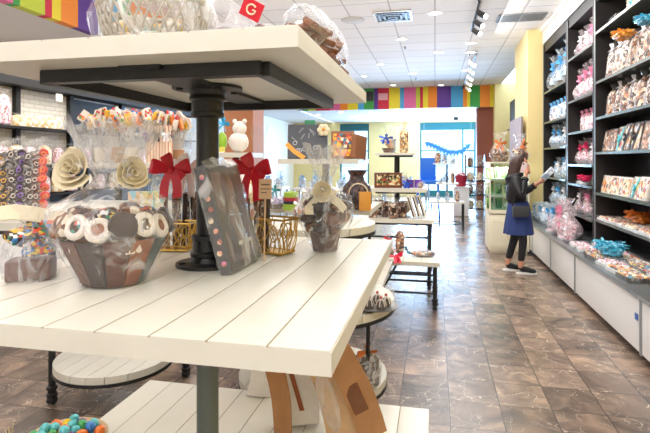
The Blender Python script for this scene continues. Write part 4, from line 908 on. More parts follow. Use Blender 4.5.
# top tier
t = gift(mat('tan biscuit', 'c08850', .5), CL, mat('royal blue ribbon', '1858c8'), .30, .09, 33); t['label'] = 'tan gift with large royal blue bow on the top tier of the stand'; t.location = on(388, 6.35, 1.64)
for k in kids(t):
    if k.name.startswith('bow'): k.scale = (1.7, 1.7, 1); k.location = (-.02, -.03, -.04)
t = film_bag(pal('golden popcorn', ['d8b060', 'f2e2b4', '6a4a2a', 'c08a3c'], 50), .36, .11, None, 34); t['label'] = 'tall clear bag of golden popcorn on the top tier'; t['category'] = 'bag'; t.location = on(404, 6.4, 1.64)
m = MB(); m.tube([(0, 0, 0), (.01, 0, .08), (.0, 0, .15), (.03, 0, .24)], [.01, .035, .025, .05], 12, cap=False); t2 = m.obj('gathered_film', cello('peach film', (1, .75, .62), .3), t); t2.location = (0, 0, .30)
t = thing('silver_gift', 'small silver-topped clear gift behind the blue bow on the top tier', 'gift', on(393, 6.52, 1.64)); MB().lathe([(.04, .002), (.05, .2), (.02, .24), (.06, .34)], n=14, jit=.08).obj('wrap', CLW, t); MB().lathe([(.03, .003), (.035, .18), (.001, .2)], n=12).obj('sweets', mat('grey foil', '8f9aa4', .3, .6), t)
# purple-flower gifts under the top tier
for i, px in enumerate((387, 405)): place(gift(pal('lilac sweets', ['cbb4e0', 'f2eef6', '8a6ab0', 'dfe6f0'], 40), CLW, satin_w, .16, .07, 40+i), on(px, 6.62, 1.20), 0, 1, 'small lilac and white wrapped gift behind the picture box, %s' % ['left', 'right'][i])
# ---- three-tier ROUND stand
RS = (-.74, 3.02); t = thing('round_stand', 'round three-tier cream plank stand just behind the near table', 'display stand', (RS[0], RS[1], 0))
def round_top(t, z, r, name='round_tier', th=.05, par=None):
    m = MB(); n = 7; w_ = 2*r/n
    for i in range(n):
        a, b = -r+i*w_+.002, -r+(i+1)*w_-.002; up, dn = [], []
        for k in range(7): x = a+(b-a)*k/6; yy = math.sqrt(max(r*r-x*x, 0)); up.append((x, yy)); dn.append((x, -yy-.0001))
        m.prism(dn+up[::-1], z-th, z)
    m.obj(name, white_paint, t, smooth=False); MB().lathe([(r-.02, z-th-.012), (r+.004, z-th-.012), (r+.004, z-th+.008), (r-.02, z-th+.008), (r-.02, z-th-.012)], n=40).obj('rim_band', iron, t)
round_top(t, 1.166, .385); round_top(t, .71, .50); round_top(t, .25, .455)
m = MB(); m.cyl((0, 0, .02), (0, 0, .19), .03, 16).cyl((0, 0, .25), (0, 0, .65), .03, 16).cyl((0, 0, .71), (0, 0, 1.1), .03, 16); m.obj('post', iron, t); MB().lathe([(.22, 0), (.22, .02), (.03, .03)], n=24).obj('foot', iron, t)
MB().cyl((.37, -.2, .25), (.37, -.2, .65), .012, 10).obj('side_rod', iron, t)
q = P(376, 100, 2.83); t = thing('cake_plate', 'silver dish of white-drizzled chocolate cakes with red cherries on the middle round tier', 'dish', (q.x, q.y, .711), .3)
MB().lathe([(.001, .004), (.09, .004), (.125, .014), (.128, .018), (.09, .010), (.001, .010)], n=28).obj('plate', mat('pewter', '8b8d90', .3, .8), t)
for i in range(5):
    a = i*1.26; c_ = MB().at((.058*math.cos(a), .058*math.sin(a), .011)); c_.lathe([(.026, 0), (.028, .02), (.02, .045), (.001, .055)], n=12).obj('cake', dchoc, t)
    m = MB().at((.058*math.cos(a), .058*math.sin(a), .011))
    for k in range(6): b = k*1.05; m.tube([(.001*math.cos(b), .001*math.sin(b), .058), (.021*math.cos(b), .021*math.sin(b), .045), (.03*math.cos(b), .03*math.sin(b), .018)], .0035, 5)
    m.obj('icing', pret, t); MB().ball((.058*math.cos(a), .058*math.sin(a), .075), .009, 0, 10).obj('cherry', red, t)
MB().lathe([(.118, .012), (.12, .08), (.09, .12), (.03, .14), (.015, .16)], n=24, jit=.03).obj('film_cover', CL, t)
q = P(362, 100, 2.9); t = film_bag(pal('sugared almonds', ['9aa0a8', '6e6a70', 'c4c0c0', '5a4a48'], 60), .24, .15, mat('orange ribbon', 'e07a2c'), 36); t['label'] = 'film bag of grey sugared sweets with orange bow on the lowest round tier'; t.location = (q.x+.03, q.y-.03, .252); t.rotation_euler = (0, 0, .3)
# ---- square shelf stand with picture boxes
S4 = (-1.03, 4.72); t = thing('display_stand', 'cream two-tier stand carrying the picture boxes, behind the cream rose gift', 'display stand', (S4[0], S4[1], 0))
tier(t, 1.56, .74, .72, 5); tier(t, 1.12, .98, .9, 7); tier(t, .5, 1.2, 1.1, 8)
m = MB(); m.cyl((0, 0, 0), (0, 0, .455), .035, 14).cyl((0, 0, .5), (0, 0, 1.075), .035, 14).cyl((0, 0, 1.12), (0, 0, 1.515), .035, 14); m.obj('post', iron, t); MB().lathe([(.3, 0), (.3, .02), (.04, .035)], n=24).obj('foot', iron, t)
t = thing('picture_box', 'dark slate picture box with orange ribbon corner on the high shelf', 'box', (S4[0]-.15, S4[1]-.12, 1.561), YAW-.02)
m = MB(); m.M = Matrix.Rotation(-.2, 4, 'X'); m.box((0, 0, .165), (.38, .06, .33), 0, .004); m.obj('box', mat('slate card', '3f434c', .35, var=.3, bscale=20), t)
m = MB(); m.M = Matrix.Rotation(-.2, 4, 'X'); rr = random.Random(4)
for i in range(7): m = MB(); m.M = Matrix.Rotation(-.2, 4, 'X'); m.torus((-.14+.28*rr.random(), -.033, .05+.24*rr.random()), .018, .004, (PI/2, 0, 0), 12, 5); m.obj('printed_ring', mat('pale chalk print', 'b9bcc4', .6), t)
for i in range(6): m = MB(); m.M = Matrix.Rotation(-.2, 4, 'X'); x, z = -.14+.25*rr.random(), .06+.2*rr.random(); m.tube([(x, -.033, z), (x+.07*rr.uniform(-1, 1), -.033, z+.05)], .003, 5); m.obj('printed_line', mat('pale chalk print', 'b9bcc4', .6), t)
m = MB(); m.M = Matrix.Rotation(-.2, 4, 'X'); m.strip([(-.20, -.035, .14), (-.12, -.04, .06), (-.03, -.035, .0)], (.03, 0, .03)); m.obj('ribbon', mat('amber ribbon', 'e59a28', .4), t)
m = MB(); m.M = Matrix.Rotation(-.2, 4, 'X')
for k in range(6): a = k*1.05; m.ball((.15+.035*math.cos(a), -.05, .27+.035*math.sin(a)), .028, 0, 10, (1, .5, 1))
m.ball((.15, -.07, .27), .014, 1, 8); m.obj('cream_flower', [cream, mat('amber ribbon', 'e59a28')], t)
m = MB(); m.M = Matrix.Rotation(-.2, 4, 'X'); m.box((.02, 0, .35), (.10, .05, .05), 0, .006); m.obj('green_label', mat('deep green label', '1f7a50', .5), t)
t = thing('picture_box', 'bright red, yellow and blue picture box on the high shelf', 'box', (S4[0]+.19, S4[1]-.10, 1.561), YAW+.05)
m = MB(); m.M = Matrix.Rotation(-.15, 4, 'X'); m.box((0, 0, .13), (.22, .05, .26), 0, .003); m.obj('box', mat('brown carton', '8a5a3c', .5), t)
m = MB(); m.M = Matrix.Rotation(-.15, 4, 'X'); m.box((0, -.027, .165), (.19, .004, .14)); m.obj('cover', pal('bright cover', ['b8402c', 'e6b83c', '3a7a9a', 'e8dcc8', '6a3a2a', 'd87a3c'], 36), t, smooth=False)
m = MB(); m.M = Matrix.Rotation(-.15, 4, 'X'); m.box((0, -.028, .055), (.19, .004, .06)); m.obj('yellow_band', pal('sun band', ['f2c81c', 'e6862c', 'f2e03c', 'd83c2c'], 40), t, smooth=False)
t = thing('brown_carton', 'plain brown carton edge-on at the right end of the high shelf', 'box', (S4[0]+.325, S4[1]-.06, 1.561), -.4); m = MB(); m.M = Matrix.Rotation(-.12, 4, 'X'); m.box((0, 0, .11), (.05, .2, .22), 0, .003); m.obj('carton', mat('brown carton', '8a5a3c'), t)
# dark bag w/ orange box beneath the shelf
t = thing('chocolate_bag', 'dark netted bag of chocolate nuts with loop handle under the high shelf', 'bag', on(357, 4.35, 1.12)); MB().lathe([(.09, .002), (.125, .05), (.135, .13), (.115, .2), (.07, .25), (.06, .29), (.09, .34)], n=20, jit=.07).obj('bag', pal('dark nuts', ['241614', '4a302a', '3a2e34', '6a4c44'], 45, bump=.8), t); MB().torus((0.03, -.12, .15), .08, .005, (PI/2, .3, 0), 20, 6).obj('handle', cream, t)
t = thing('amber_card', 'amber gold card box standing in front of the dark netted bag', 'box', on(361, 4.22, 1.12), YAW+.1); m = MB(); m.M = Matrix.Rotation(-.1, 4, 'X'); m.box((.03, -.03, .08), (.10, .02, .16), 0, .002); m.obj('box', mat('amber card', 'c98a32', .45), t)
t = thing('round_tin', 'stack of round striped tins in green, red and black left of the cream rose gift', 'tin', on(291, 4.3, 1.12)); m = MB(); m.lathe([(.07, .001), (.07, .05), (.065, .052)], n=20, mi=0).lathe([(.066, .052), (.066, .08)], n=20, mi=1).lathe([(.068, .08), (.068, .11)], n=20, mi=2).lathe([(.064, .11), (.06, .15), (.001, .165)], n=20, mi=0); m.obj('tins', [mat('olive tin', '8fae3c', .4), mat('black tin', '1f2428', .4), mat('crimson tin', 'a8243c', .4)], t)
for i, (px, d, h_) in enumerate([(308, 4.4, .2), (276, 4.4, .22), (322, 4.3, .18)]):
    t = gift([green_p, pal('lilac sweets', ['cbb4e0']), choc_p][i], CLW, [satin_w, mat('teal satin', '2f9aa0', .4), satin_w][i], h_, .08, 50+i); t['label'] = ['frosty film gift with green sweets under the high shelf', 'frosty film gift with teal bow left of the striped tins', 'frosty film gift with chocolates behind the rose gift'][i]; t.location = on(px, d, 1.12)
for px, d, z, lab in [(300, 3.15, 1.166, 'small wrapped chocolate gift behind the rose gift on the round stand'), (350, 3.0, 1.166, 'small wrapped chocolate gift right of the rose gift on the round stand')][:1]:
    t = gift(choc_p, CL, satin_w, .14, .06, 60); t['label'] = lab; t.location = on(px, d, z)
# ================================================================= WOMAN
def skin_geo(verts, edges, rad, sub=2, root=0):
    me = bpy.data.meshes.new('tmp'); me.from_pydata(verts, edges, []); o = bpy.data.objects.new('tmp', me); COL.objects.link(o)
    sk = o.modifiers.new('s', 'SKIN'); sk.use_smooth_shade = True
    for i, r in enumerate(rad):
        v = me.skin_vertices[0].data[i]; v.radius = (r, r) if not isinstance(r, tuple) else r; v.use_root = (i == root)
    sb = o.modifiers.new('b', 'SUBSURF'); sb.levels = sub; sb.render_levels = sub
    dg = bpy.context.evaluated_depsgraph_get(); ev = o.evaluated_get(dg); m2 = ev.to_mesh()
    vs = [tuple(v.co) for v in m2.vertices]; fs = [tuple(p.vertices) for p in m2.polygons]; ev.to_mesh_clear()
    bpy.data.objects.remove(o); bpy.data.meshes.remove(me); return vs, fs
fpos = P(520, 270, 6.9); W = thing('person', 'woman in black hooded jacket and navy skirt on the phone, facing the wall shelves', 'person', (fpos.x, fpos.y, 0), -.02)
skin = mat('skin', 'c98f74', .5, var=.04); jk = mat('black quilted nylon', '15161c', .55, bump=.35, bscale=35); navy = mat('navy denim skirt', '2c3f78', .8, bump=.2, bscale=60); legg = mat('black leggings', '17181d', .7)
bm_ = MB()
V = [(-.02, 0, .86), (-.05, 0, 1.03), (-.075, 0, 1.20), (-.05, 0, 1.32), (-.02, 0, 1.40), (-.02, -.085, .80), (.03, -.085, .46), (.0, -.09, .10), (-.02, .085, .80), (-.06, .085, .46), (-.15, .09, .10),
     (-.08, -.15, 1.27), (-.02, -.22, 1.05), (.05, -.125, 1.31), (.065, -.105, 1.355), (-.08, .15, 1.27), (.05, .20, 1.08), (.22, .13, 1.20), (.265, .115, 1.235)]
E = [(0, 1), (1, 2), (2, 3), (3, 4), (0, 5), (5, 6), (6, 7), (0, 8), (8, 9), (9, 10), (2, 11), (11, 12), (12, 13), (13, 14), (2, 15), (15, 16), (16, 17), (17, 18)]
Rr = [.105, .085, .10, .048, .048, .078, .05, .035, .078, .05, .035, .04, .032, .025, (.034, .02), .04, .032, .025, (.034, .02)]
vs, fs = skin_geo(V, E, Rr); bm_.add(vs, fs)
# head (joined to the neck): cranium, jaw, nose, chin, lips, ear
hv = []; 
for zz in range(17):
    t_ = PI*zz/16
    for i in range(24):
        a = 2*PI*i/24; x = .092*math.sin(t_)*math.cos(a); y = .072*math.sin(t_)*math.sin(a); z = .118*math.cos(t_)
        if z < 0: x *= 1+.35*z; y *= 1+2.3*z; x += -.12*z*(1 if math.cos(a) > 0 else .4)
        if x > .06 and abs(y) < .022:                                  # face relief
            if -.045 < z < .012: x += .026*(1-abs(y)/.022)*(1-abs(z+.028)/.045)
            if abs(z+.062) < .013: x += .008
            if z < -.085: x += .008
        if x > .06 and .005 < z < .03 and .015 < abs(y) < .045: x -= .008
        hv.append((x+.012, y, z+1.482))
hf = [(k*24+i, (k+1)*24+i, (k+1)*24+(i+1) % 24, k*24+(i+1) % 24) for k in range(16) for i in range(24)]
bm_.add(hv, hf)
for s_ in (-1, 1): bm_.ball((-.0, s_*.074, 1.475), .024, 0, 10, (.6, .3, 1))
# hands
def hand(base, dirn, palmn, curl, s=1):
    b = Vector(base); d = Vector(dirn).normalized(); n_ = Vector(palmn).normalized(); sd = d.cross(n_).normalized()
    M = bm_; 
    M.tube([b-d*.01, b+d*.03*s, b+d*.06*s, b+d*.08*s], [.020, .030, .032, .022], 10)
    for k, (off, ln) in enumerate([(-.026, .062), (-.009, .072), (.009, .068), (.025, .052)]):
        p0 = b+d*.070*s+sd*off*s; dd = d.copy(); pts = [p0]; 
        for j in range(3): dd = (dd+n_*curl).normalized(); pts.append(pts[-1]+dd*ln*s/3)
        M.tube(pts, [.0095, .009, .008, .006], 8)
    p0 = b+d*.02*s-sd*.026*s; dd = (d*.7-sd*.8+n_*.3).normalized(); M.tube([p0, p0+dd*.025, p0+dd*.05+d*.008], [.012, .010, .008], 8)
hand((.065, -.108, 1.355), (.28, .25, 1), (-.4, .9, .0), .28)
hand((.265, .115, 1.235), (.8, -.1, .55), (-.45, -.1, .9), .30)
body = bm_.obj('body', skin, W)
m = MB(); m.ball((.085, -.03, 1.50), .009, 0, 10, (.6, 1, .6)).ball((.085, .03, 1.50), .009, 0, 10, (.6, 1, .6)); m.obj('eye', mat('dark eye', '1c1310', .3), W)
MB().ball((.108, 0, 1.418), .014, 0, 10, (.5, 1.3, .45)).obj('lips', mat('lips', 'a8504c', .5), W)
# hair: long, dark brown, over the back of the head to the shoulders
hair = mat('dark brown hair', '3a2018', .45, bump=.5, bscale=70, var=.4); m = MB(); n = 26; rings = [(1.615, .02, -.005), (1.60, .065, -.012), (1.56, .098, -.018), (1.50, .108, -.03), (1.44, .105, -.045), (1.38, .105, -.06), (1.30, .105, -.085), (1.24, .085, -.10), (1.20, .03, -.11)]
vs = []
for (z, r_, cx) in rings:
    for i in range(n):
        a = .85+(2*PI-1.7)*i/(n-1) if z < 1.57 else .0+2*PI*i/(n-1); q_ = r_*(1+.05*math.sin(9*a+z*20)); vs.append((cx+q_*math.cos(a), q_*.86*math.sin(a), z))
k = len(rings); fs = [(j*n+i, j*n+i+1, (j+1)*n+i+1, (j+1)*n+i) for j in range(k-1) for i in range(n-1)]
vs2 = [(x*.95, y*.95, z-.004) for x, y, z in vs]; m.add(vs, fs); m.add(vs2, [tuple(reversed(f)) for f in fs]); o = m.obj('hair', hair, W)
# jacket
JV = [(-.03, 0, .93), (-.055, 0, 1.03), (-.08, 0, 1.19), (-.06, 0, 1.30), (-.08, -.155, 1.265), (-.02, -.225, 1.05), (.04, -.14, 1.285), (-.08, .155, 1.265), (.05, .205, 1.08), (.20, .14, 1.185)]
JE = [(0, 1), (1, 2), (2, 3), (2, 4), (4, 5), (5, 6), (2, 7), (7, 8), (8, 9)]
vs, fs = skin_geo(JV, JE, [(.14, .13), .155, .15, .085, .092, .075, .05, .092, .075, .05]); m = MB(); m.add(vs, fs)
m.obj('jacket', jk, W); MB().torus((-.075, 0, 1.325), .085, .045, (0, -.35, 0), 20, 10).ball((-.135, 0, 1.27), .085, 0, 16, (.55, 1.15, .8)).obj('hood', jk, W)
for (a, b) in (((.035, -.148, 1.27), (.052, -.128, 1.30)), ((.19, .146, 1.178), (.215, .134, 1.195))): MB().cyl(a, b, .046, 12).obj('cuff', jk, W)
# skirt with pleats
m = MB(); vs = []; fs = []; n = 40; rg = [(.98, .125, 0), (.94, .14, 0), (.84, .155, .01), (.70, .175, .03), (.55, .19, .06), (.53, .19, .06)]
for (z, r_, wv) in rg:
    for i in range(n): a = 2*PI*i/n; q_ = r_*(1+wv*math.cos(10*a)); vs.append((-.02+q_*math.cos(a), q_*.92*math.sin(a), z))
fs = [(j*n+i, j*n+(i+1) % n, (j+1)*n+(i+1) % n, (j+1)*n+i) for j in range(5) for i in range(n)]
m.add(vs, fs).obj('skirt', navy, W)
vs, fs = skin_geo([(-.02, -.03, .84), (-.02, -.07, .78), (.03, -.085, .46), (.0, -.09, .15), (-.02, .07, .78), (-.06, .085, .46), (-.145, .09, .15)], [(0, 1), (1, 2), (2, 3), (0, 4), (4, 5), (5, 6)], [.07, .07, .062, .045, .07, .062, .045]); MB().add(vs, fs).obj('leggings', legg, W)
for (x, y) in ((0, -.09), (-.15, .09)):
    vs, fs = skin_geo([(x-.03, y, .075), (x+.06, y, .065), (x+.15, y, .045), (x+.20, y, .042)], [(0, 1), (1, 2), (2, 3)], [(.05, .05), (.045, .042), (.042, .03), (.03, .022)])
    s_ = MB().add(vs, fs).obj('shoe', legg, W); m = MB(); pl = [((a_-x)*.9+x+.003, (b_-y)*.85+y) for a_, b_ in [(x-.075+.0, y-.03), (x-.03, y-.042), (x+.08, y-.04), (x+.17, y-.044), (x+.225, y-.02), (x+.23, y+.02), (x+.17, y+.044), (x+.08, y+.04), (x-.03, y+.042), (x-.075, y+.03)]]
    m.prism(pl, .001, .018); m.obj('sole', white, s_); MB().cyl((x, y, .085), (x-.0, y, .16), .034, 12).obj('ankle', skin, W)
# crossbody bag and strap
m = MB(); m.at((-.02, -.20, .86), (0, .0, .1)).box((0, 0, 0), (.21, .08, .15), 0, .02); bg = m.obj('handbag', mat('dark grey leather', '3b3d42', .45, bump=.2), W)
MB().at((-.02, -.20, .86), (0, 0, .1)).box((0, -.042, .025), (.20, .012, .085), 0, .005).obj('flap', mat('dark grey leather', '3b3d42'), bg)
MB().strip([(-.12, -.20, .92), (-.10, -.185, 1.05), (-.07, -.175, 1.2), (-.07, -.08, 1.365), (-.1, .06, 1.36), (-.17, .10, 1.2)], (.022, 0.004, 0), .002).obj('strap', legg, bg)
t = thing('phone', 'pale mobile phone held to the ear of the woman', 'phone', (0, 0, 0)); m = MB(); m.at((.035, -.102, 1.445), (.12, .25, .0)).box((0, 0, 0), (.07, .009, .145), 0, .004); m.obj('case', mat('rose phone case', 'e8d4d2', .3), t)
MB().at((.035, -.102, 1.445), (.12, .25, .0)).box((-.018, -.006, .05), (.02, .003, .02), 0, .001).obj('camera_bump', black, t)
t.location = W.location; t.rotation_euler = W.rotation_euler
t = thing('sweet_packet', 'silvery blue packet held in the outstretched hand of the woman', 'packet', (0, 0, 0)); t.location = W.location; t.rotation_euler = W.rotation_euler
m = MB().at((.375, .09, 1.36), (0, .75, 0)).box((0, 0, 0), (.07, .09, .19), 0, .008); m.obj('packet', pal('packet print', ['c4d0dc', 'e8ecf0', '7d94ac', 'a6b8c8'], 30), t)
MB().at((.375, .09, 1.36), (0, .75, 0)).box((0, 0, 0), (.075, .10, .22), 0, .01).obj('film', CL, t)
# ================================================================= LEFT SIDE OF THE SHOP
def lwall(px, z): return PX(px, XL+.02)
t = thing('long_shelving', 'long black framed shelving with white brick panels on the left wall', 'shelving', (XL, 0, 0))
for px in (-42, 12, 66, 118): MB().box((.06, PX(px, XL), 1.38), (.12, .08, 2.6)).obj('upright', black, t, smooth=False)
ya, yb = PX(-42, XL), PX(190, XL)
MB().box((.16, (ya+yb)/2, 2.76), (.32, yb-ya, .2)).obj('header', black, t, smooth=False)
MB().box((.02, (ya+yb)/2, 2.0), (.04, yb-ya-.1, 1.3)).obj('brick_panel', brick, t, smooth=False)
MB().box((.03, (ya+yb)/2, .7), (.06, yb-ya-.1, 1.35)).obj('lower_panel', black, t, smooth=False)
for z in (1.0, 1.45, 2.03): MB().box((.2, (ya+yb)/2, z), (.36, yb-ya-.1, .03)).obj('shelf', black, t, smooth=False)
MB().box((.3, (ya+yb)/2, .3), (.6, yb-ya-.1, .6)).obj('base_cabinet', white, t, smooth=False)
MB().box((.035, (PX(66, XL)+PX(118, XL))/2, 2.32), (.05, PX(118, XL)-PX(66, XL)-.1, .6)).obj('dark_panel', black, t, smooth=False)
pale_p = pal('pale cream sweets', ['f2e2bc', 'f6f0e0', 'e0c48c', 'd8b06a', 'f4efe4'], 24)
bCr = film_bag(pale_p, .28, .2, None, 70); bPk = film_bag(pink_p, .4, .26, None, 71)
for i, px in enumerate((18, 26, 34, 42, 50, 57)):
    place(bCr, (XL+.22, PX(px, XL+.22), 2.046), PI/2, (1.2, 1, .75+.1*(i % 2)), 'cream sweets bag on the shelf beneath the white brick, %s from left' % ORD[i], 'cream bags below the brick')
for i, px in enumerate((-6, 4)):
    for j, z in enumerate((2.046,)): place(bPk, (XL+.28, PX(px, XL+.28), z), PI/2, (.8, .8, 1.3), 'pink sweets bag at the far left edge, %s of two' % ['left', 'right'][i])
for j, z in enumerate((1.016, 1.466)):
    for i, px in enumerate((2, 16, 30, 44, 58, 72, 86, 100, 114, 128, 142, 156, 170)):
        place([bCr, bPk][(i+j) % 2], (XL+.24, PX(px, XL+.24), z), PI/2, [1.3, .85][(i+j) % 2], '%s sweets bag, %s from left, %s left wall shelf' % (['cream', 'pink'][(i+j) % 2], ORD[i], ['lowest', 'middle'][j]), 'bags on the left wall shelves')
tag(MB().box((0, 0, 0), (.02, .13, .12), 0, .004).obj('price_sign', white, loc=(XL+.34, PX(57, XL+.3), 2.56)), 'small white square sign hanging below the black header at left', 'sign')
# --- cookie stick rack at far left: table with stacked cookie bags
t = thing('cookie_table', 'cream round-topped table at far left holding the tall cookie bags, black castor leg', 'table', (-2.50, 2.92, 0))
round_top(t, 1.20, .62, 'tabletop'); m = MB()
n_ = len(bpy.data.objects)
lt = thing('x', '', 'x'); round_top(lt, .30, .36, 'lower_tier')
for k in kids(lt): k.parent = t; k.location = (.49, -.06, 0)
bpy.data.objects.remove(lt)
lg = G(52, 401, 0.02); lg2 = G(186, 374, 0.02)
for q, h_ in ((lg, 1.14), (lg2, .30)): m = MB(); castor_leg(m, q.x+2.50, q.y-2.92, h_); m.obj('leg', iron, t)
MB().tube([(lg.x+2.5, lg.y-2.92, .25), (.49, -.06, .235), (lg2.x+2.5, lg2.y-2.92, .25)], .014, 8).obj('stretcher', iron, t)
def cookie_sleeve(k):
    """film sleeve of stacked iced cookies seen face on, tied at the top"""
    random.seed(80+k); t = thing('cookie_sleeve', '', 'cookie bag'); cc = [(dchoc, pret), (dchoc, mat('yellow icing', 'eeb62c', .4)), (choc, pret), (dchoc, mat('purple icing', '8a5ac0', .4)), (mat('red icing', 'd8322c', .4), mat('orange icing', 'f08a20', .4))][k]
    for i in range(8):
        m = MB().at((random.uniform(-.010, .010), random.uniform(-.006, .006), .032+i*.052), (PI/2+random.uniform(-1.1, 1.1), random.uniform(-.9, .9), 0)); m.lathe([(.001, -.011), (.026, -.010), (.03, 0), (.026, .010), (.001, .011)], n=14, mi=0); m.torus((.003, 0, .010), .014, .0034, n=10, m=5, mi=1); m.tube([(-.024, -.006, .011), (0, .006, .0125), (.024, .014, .011)], .002, 5, 1); m.obj('cookie', list(cc), t)
    m = MB(); m.lathe([(.034, .002), (.037, .15), (.036, .42), (.012, .45), (.03, .50)], n=12, jit=.06, ell=(1, .8)); m.obj('sleeve', CL, t); return t
CSV = [cookie_sleeve(k) for k in range(5)]
pat = [1, 3, 0, 0, 2, 4, 1, 0, 3, 2]
tones = {0: 'white-ringed dark', 1: 'yellow-iced dark', 2: 'white-drizzled brown', 3: 'purple-iced dark', 4: 'red and orange'}
cnt = 0
for rr_, (d0, pxs) in enumerate([(3.05, (3, 12, 21, 29, 36, 43.5)), (3.3, (-2, 7, 16, 25, 33, 40))]):
    for i, px in enumerate(pxs):
        k = [1, 0, 3, 0, 2, 4][i] if rr_ == 0 else [0, 1, 0, 2, 0, 1][i]; q = P(px, 100, d0)
        place(CSV[k], (q.x, q.y, 1.201), YAW+.2*math.sin(i*3+rr_), (.95, .95, .93+.03*(i % 3)), '%s cookie sleeve, %s from left in the %s row of the cookie table' % (tones[k], ORD[i], ['front', 'back'][rr_]), 'cookie sleeves')
# --- bouquet display, left middle
DX = P(125, 100, 4.75); t = thing('lollipop_stand', 'tiered stand of candy bouquets and striped bags left of the iron post', 'display stand', (DX.x, DX.y, 0), .0)
tier(t, 1.52, 1.35, .5, 6, c=(0, .1)); tier(t, 1.13, 1.4, .8, 7); tier(t, .45, 1.42, .9, 8)
[MB().cyl((sx*.5, 0.1, 0), (sx*.5, 0.1, 1.475), .028, 12).obj('post', iron, t) for sx in (-1, 1)]
red_c, yel_c, grn_c, or_c = [mat('candy '+c, c, .3, coat=.5) for c in ('d22a2a', 'f2c22c', '3f9c4a', 'f08430')]
bl_c = mat('candy 3f7fc4', '3f7fc4', .3); 
def bouquet(k):
    random.seed(90+k); t = thing('candy_bouquet', '', 'candy bouquet'); MB().lathe([(.05, .002), (.07, .12), (.072, .13), (.06, .12), (.001, .03)], n=16).obj('pot', [mat('cream carton', 'e6dccb'), kraft][k % 2], t)
    for i in range(17):
        a = i*2.4; rr = .035*math.sqrt(i); tip = Vector((rr*1.55*math.cos(a), rr*.8*math.sin(a), .40+random.uniform(-.05, .06)-rr*.35)); s_ = MB().tube([(rr*.2*math.cos(a), rr*.2*math.sin(a), .1), tip*.96], .003, 5).obj('stick', pret, t)
        m = MB().at(tip, (random.uniform(-.5, .5), random.uniform(-.6, .6), random.uniform(-.5, .5))); m.box((0, 0, 0), (.065, .025, .11), i % 5 if i % 2 else 0, .006)
        for _ in range(6): m.ball((random.uniform(-.022, .022), -.014, random.uniform(-.04, .04)), .013, random.randint(1, 4), 8, (1, .5, 1))
        m.obj('candy', [[pret, mat('sheer candy bag', 'efe0d0', .3)][i % 2], red_c, yel_c, [grn_c, bl_c][i % 2], or_c], s_)
    return t
BQ = [bouquet(0), bouquet(1)]
for i, (px, d, z, sc) in enumerate([(78, 4.6, 1.62, 1.0), (97, 4.65, 1.62, 1.05), (120, 4.6, 1.60, 1.0), (148, 4.7, 1.60, 1.0), (168, 4.65, 1.58, .95), (183, 4.8, 1.55, .85)]):
    q = P(px, 100, d); place(BQ[i % 2], (q.x, DX.y+.1+.06*math.sin(i*2), 1.521), .5*i, (sc, sc, sc*1.12), 'bouquet of red, yellow and green sweets on sticks, %s from left on the lollipop stand' % ORD[i], 'candy bouquets')
strp = grid_mat('kraft striped paper', 'c98a66', 'f0d8c4', .03, 3, .012, (0, 2), .7)
for i, px in enumerate((142, 152, 162)):
    q = P(px, 100, 4.45); t = thing('striped_bag', 'kraft striped gift bag with %s bow on the lollipop stand' % ['purple', 'black', 'white'][i], 'gift bag', (q.x, DX.y-.10, 1.521), .1*i)
    MB().lathe([(.045, .002), (.05, .12), (.045, .2), (.02, .26), (.05, .34)], n=14, jit=.05, ell=(1, .6)).obj('bag', strp, t); m = MB(); ribbon_bow(m, (0, -.035, .26), .05, (0, 0, 0), 2, True, .35); m.obj('bow', [mat('purple ribbon', '5a2a98', .4), mat('black ribbon', '1c1a1a'), satin_w][i], t)
t = thing('nut_tray', 'open tray of mixed nuts under the striped gift bags', 'tray', on(152, 4.4, 1.13), YAW); MB().box((0, 0, .03), (.30, .14, .06), 0, .004).obj('tray', mat('cream carton', 'e6dccb'), t); MB().ball((0, 0, .055), .13, 0, 20, (1, .48, .3), .05).obj('nuts', pale_p, t); t.location.z = 1.131
pas = pal('pastel truffle boxes', ['e8dc9a', '8fd0e0', 'f4f0e0', 'd8b46a', '9ac8c0', 'f0c8a0'], 24, .4, (1, 1, .5))
for i, (px, d) in enumerate([(140, 4.35), (152, 4.35), (163, 4.4)]):
    q = P(px, 100, d); t = thing('pastel_box', 'yellow and blue pastel sweets box, %s of three below the nut tray' % ['left', 'middle', 'right'][i], 'box', (q.x, q.y-.07, 1.131), YAW); MB().box((0, 0, .075), (.105, .06, .15), 0, .004).obj('box', pas, t); MB().box((0, -.033, .03), (.08, .004, .035)).obj('label', [mat('aqua label', '3a9ab0', .4), cream, cream][i], t, smooth=False)
# pale plastic bags behind the post on the left
for i, (px, d, h_, pm) in enumerate([(176, 5.0, .5, 'a'), (190, 5.0, .55, 'a'), (205, 5.1, .6, 'b'), (165, 5.1, .45, 'b')]):
    q = P(px, 100, d); t = thing('frosted_bag', 'tall frosty blue-white film bag behind the red bows, %s' % ['second from left', 'third from left', 'rightmost', 'leftmost'][i], 'bag'); t.location = (q.x, DX.y+.26, 1.131)
    random.seed(100+i); MB().lathe([(.07, .002), (.09, h_*.3), (.085, h_*.6), (.03, h_*.8), (.08, h_*1.15)], n=16, jit=.08).obj('bag', CLW, t); MB().lathe([(.05, .003), (.07, h_*.3), (.05, h_*.55), (.001, h_*.62)], n=14, jit=.05).obj('contents', pal('icy sweets', ['dfe8f2', 'bcd4ea', 'f4f6f8', 'a8bcd0'], 26), t)
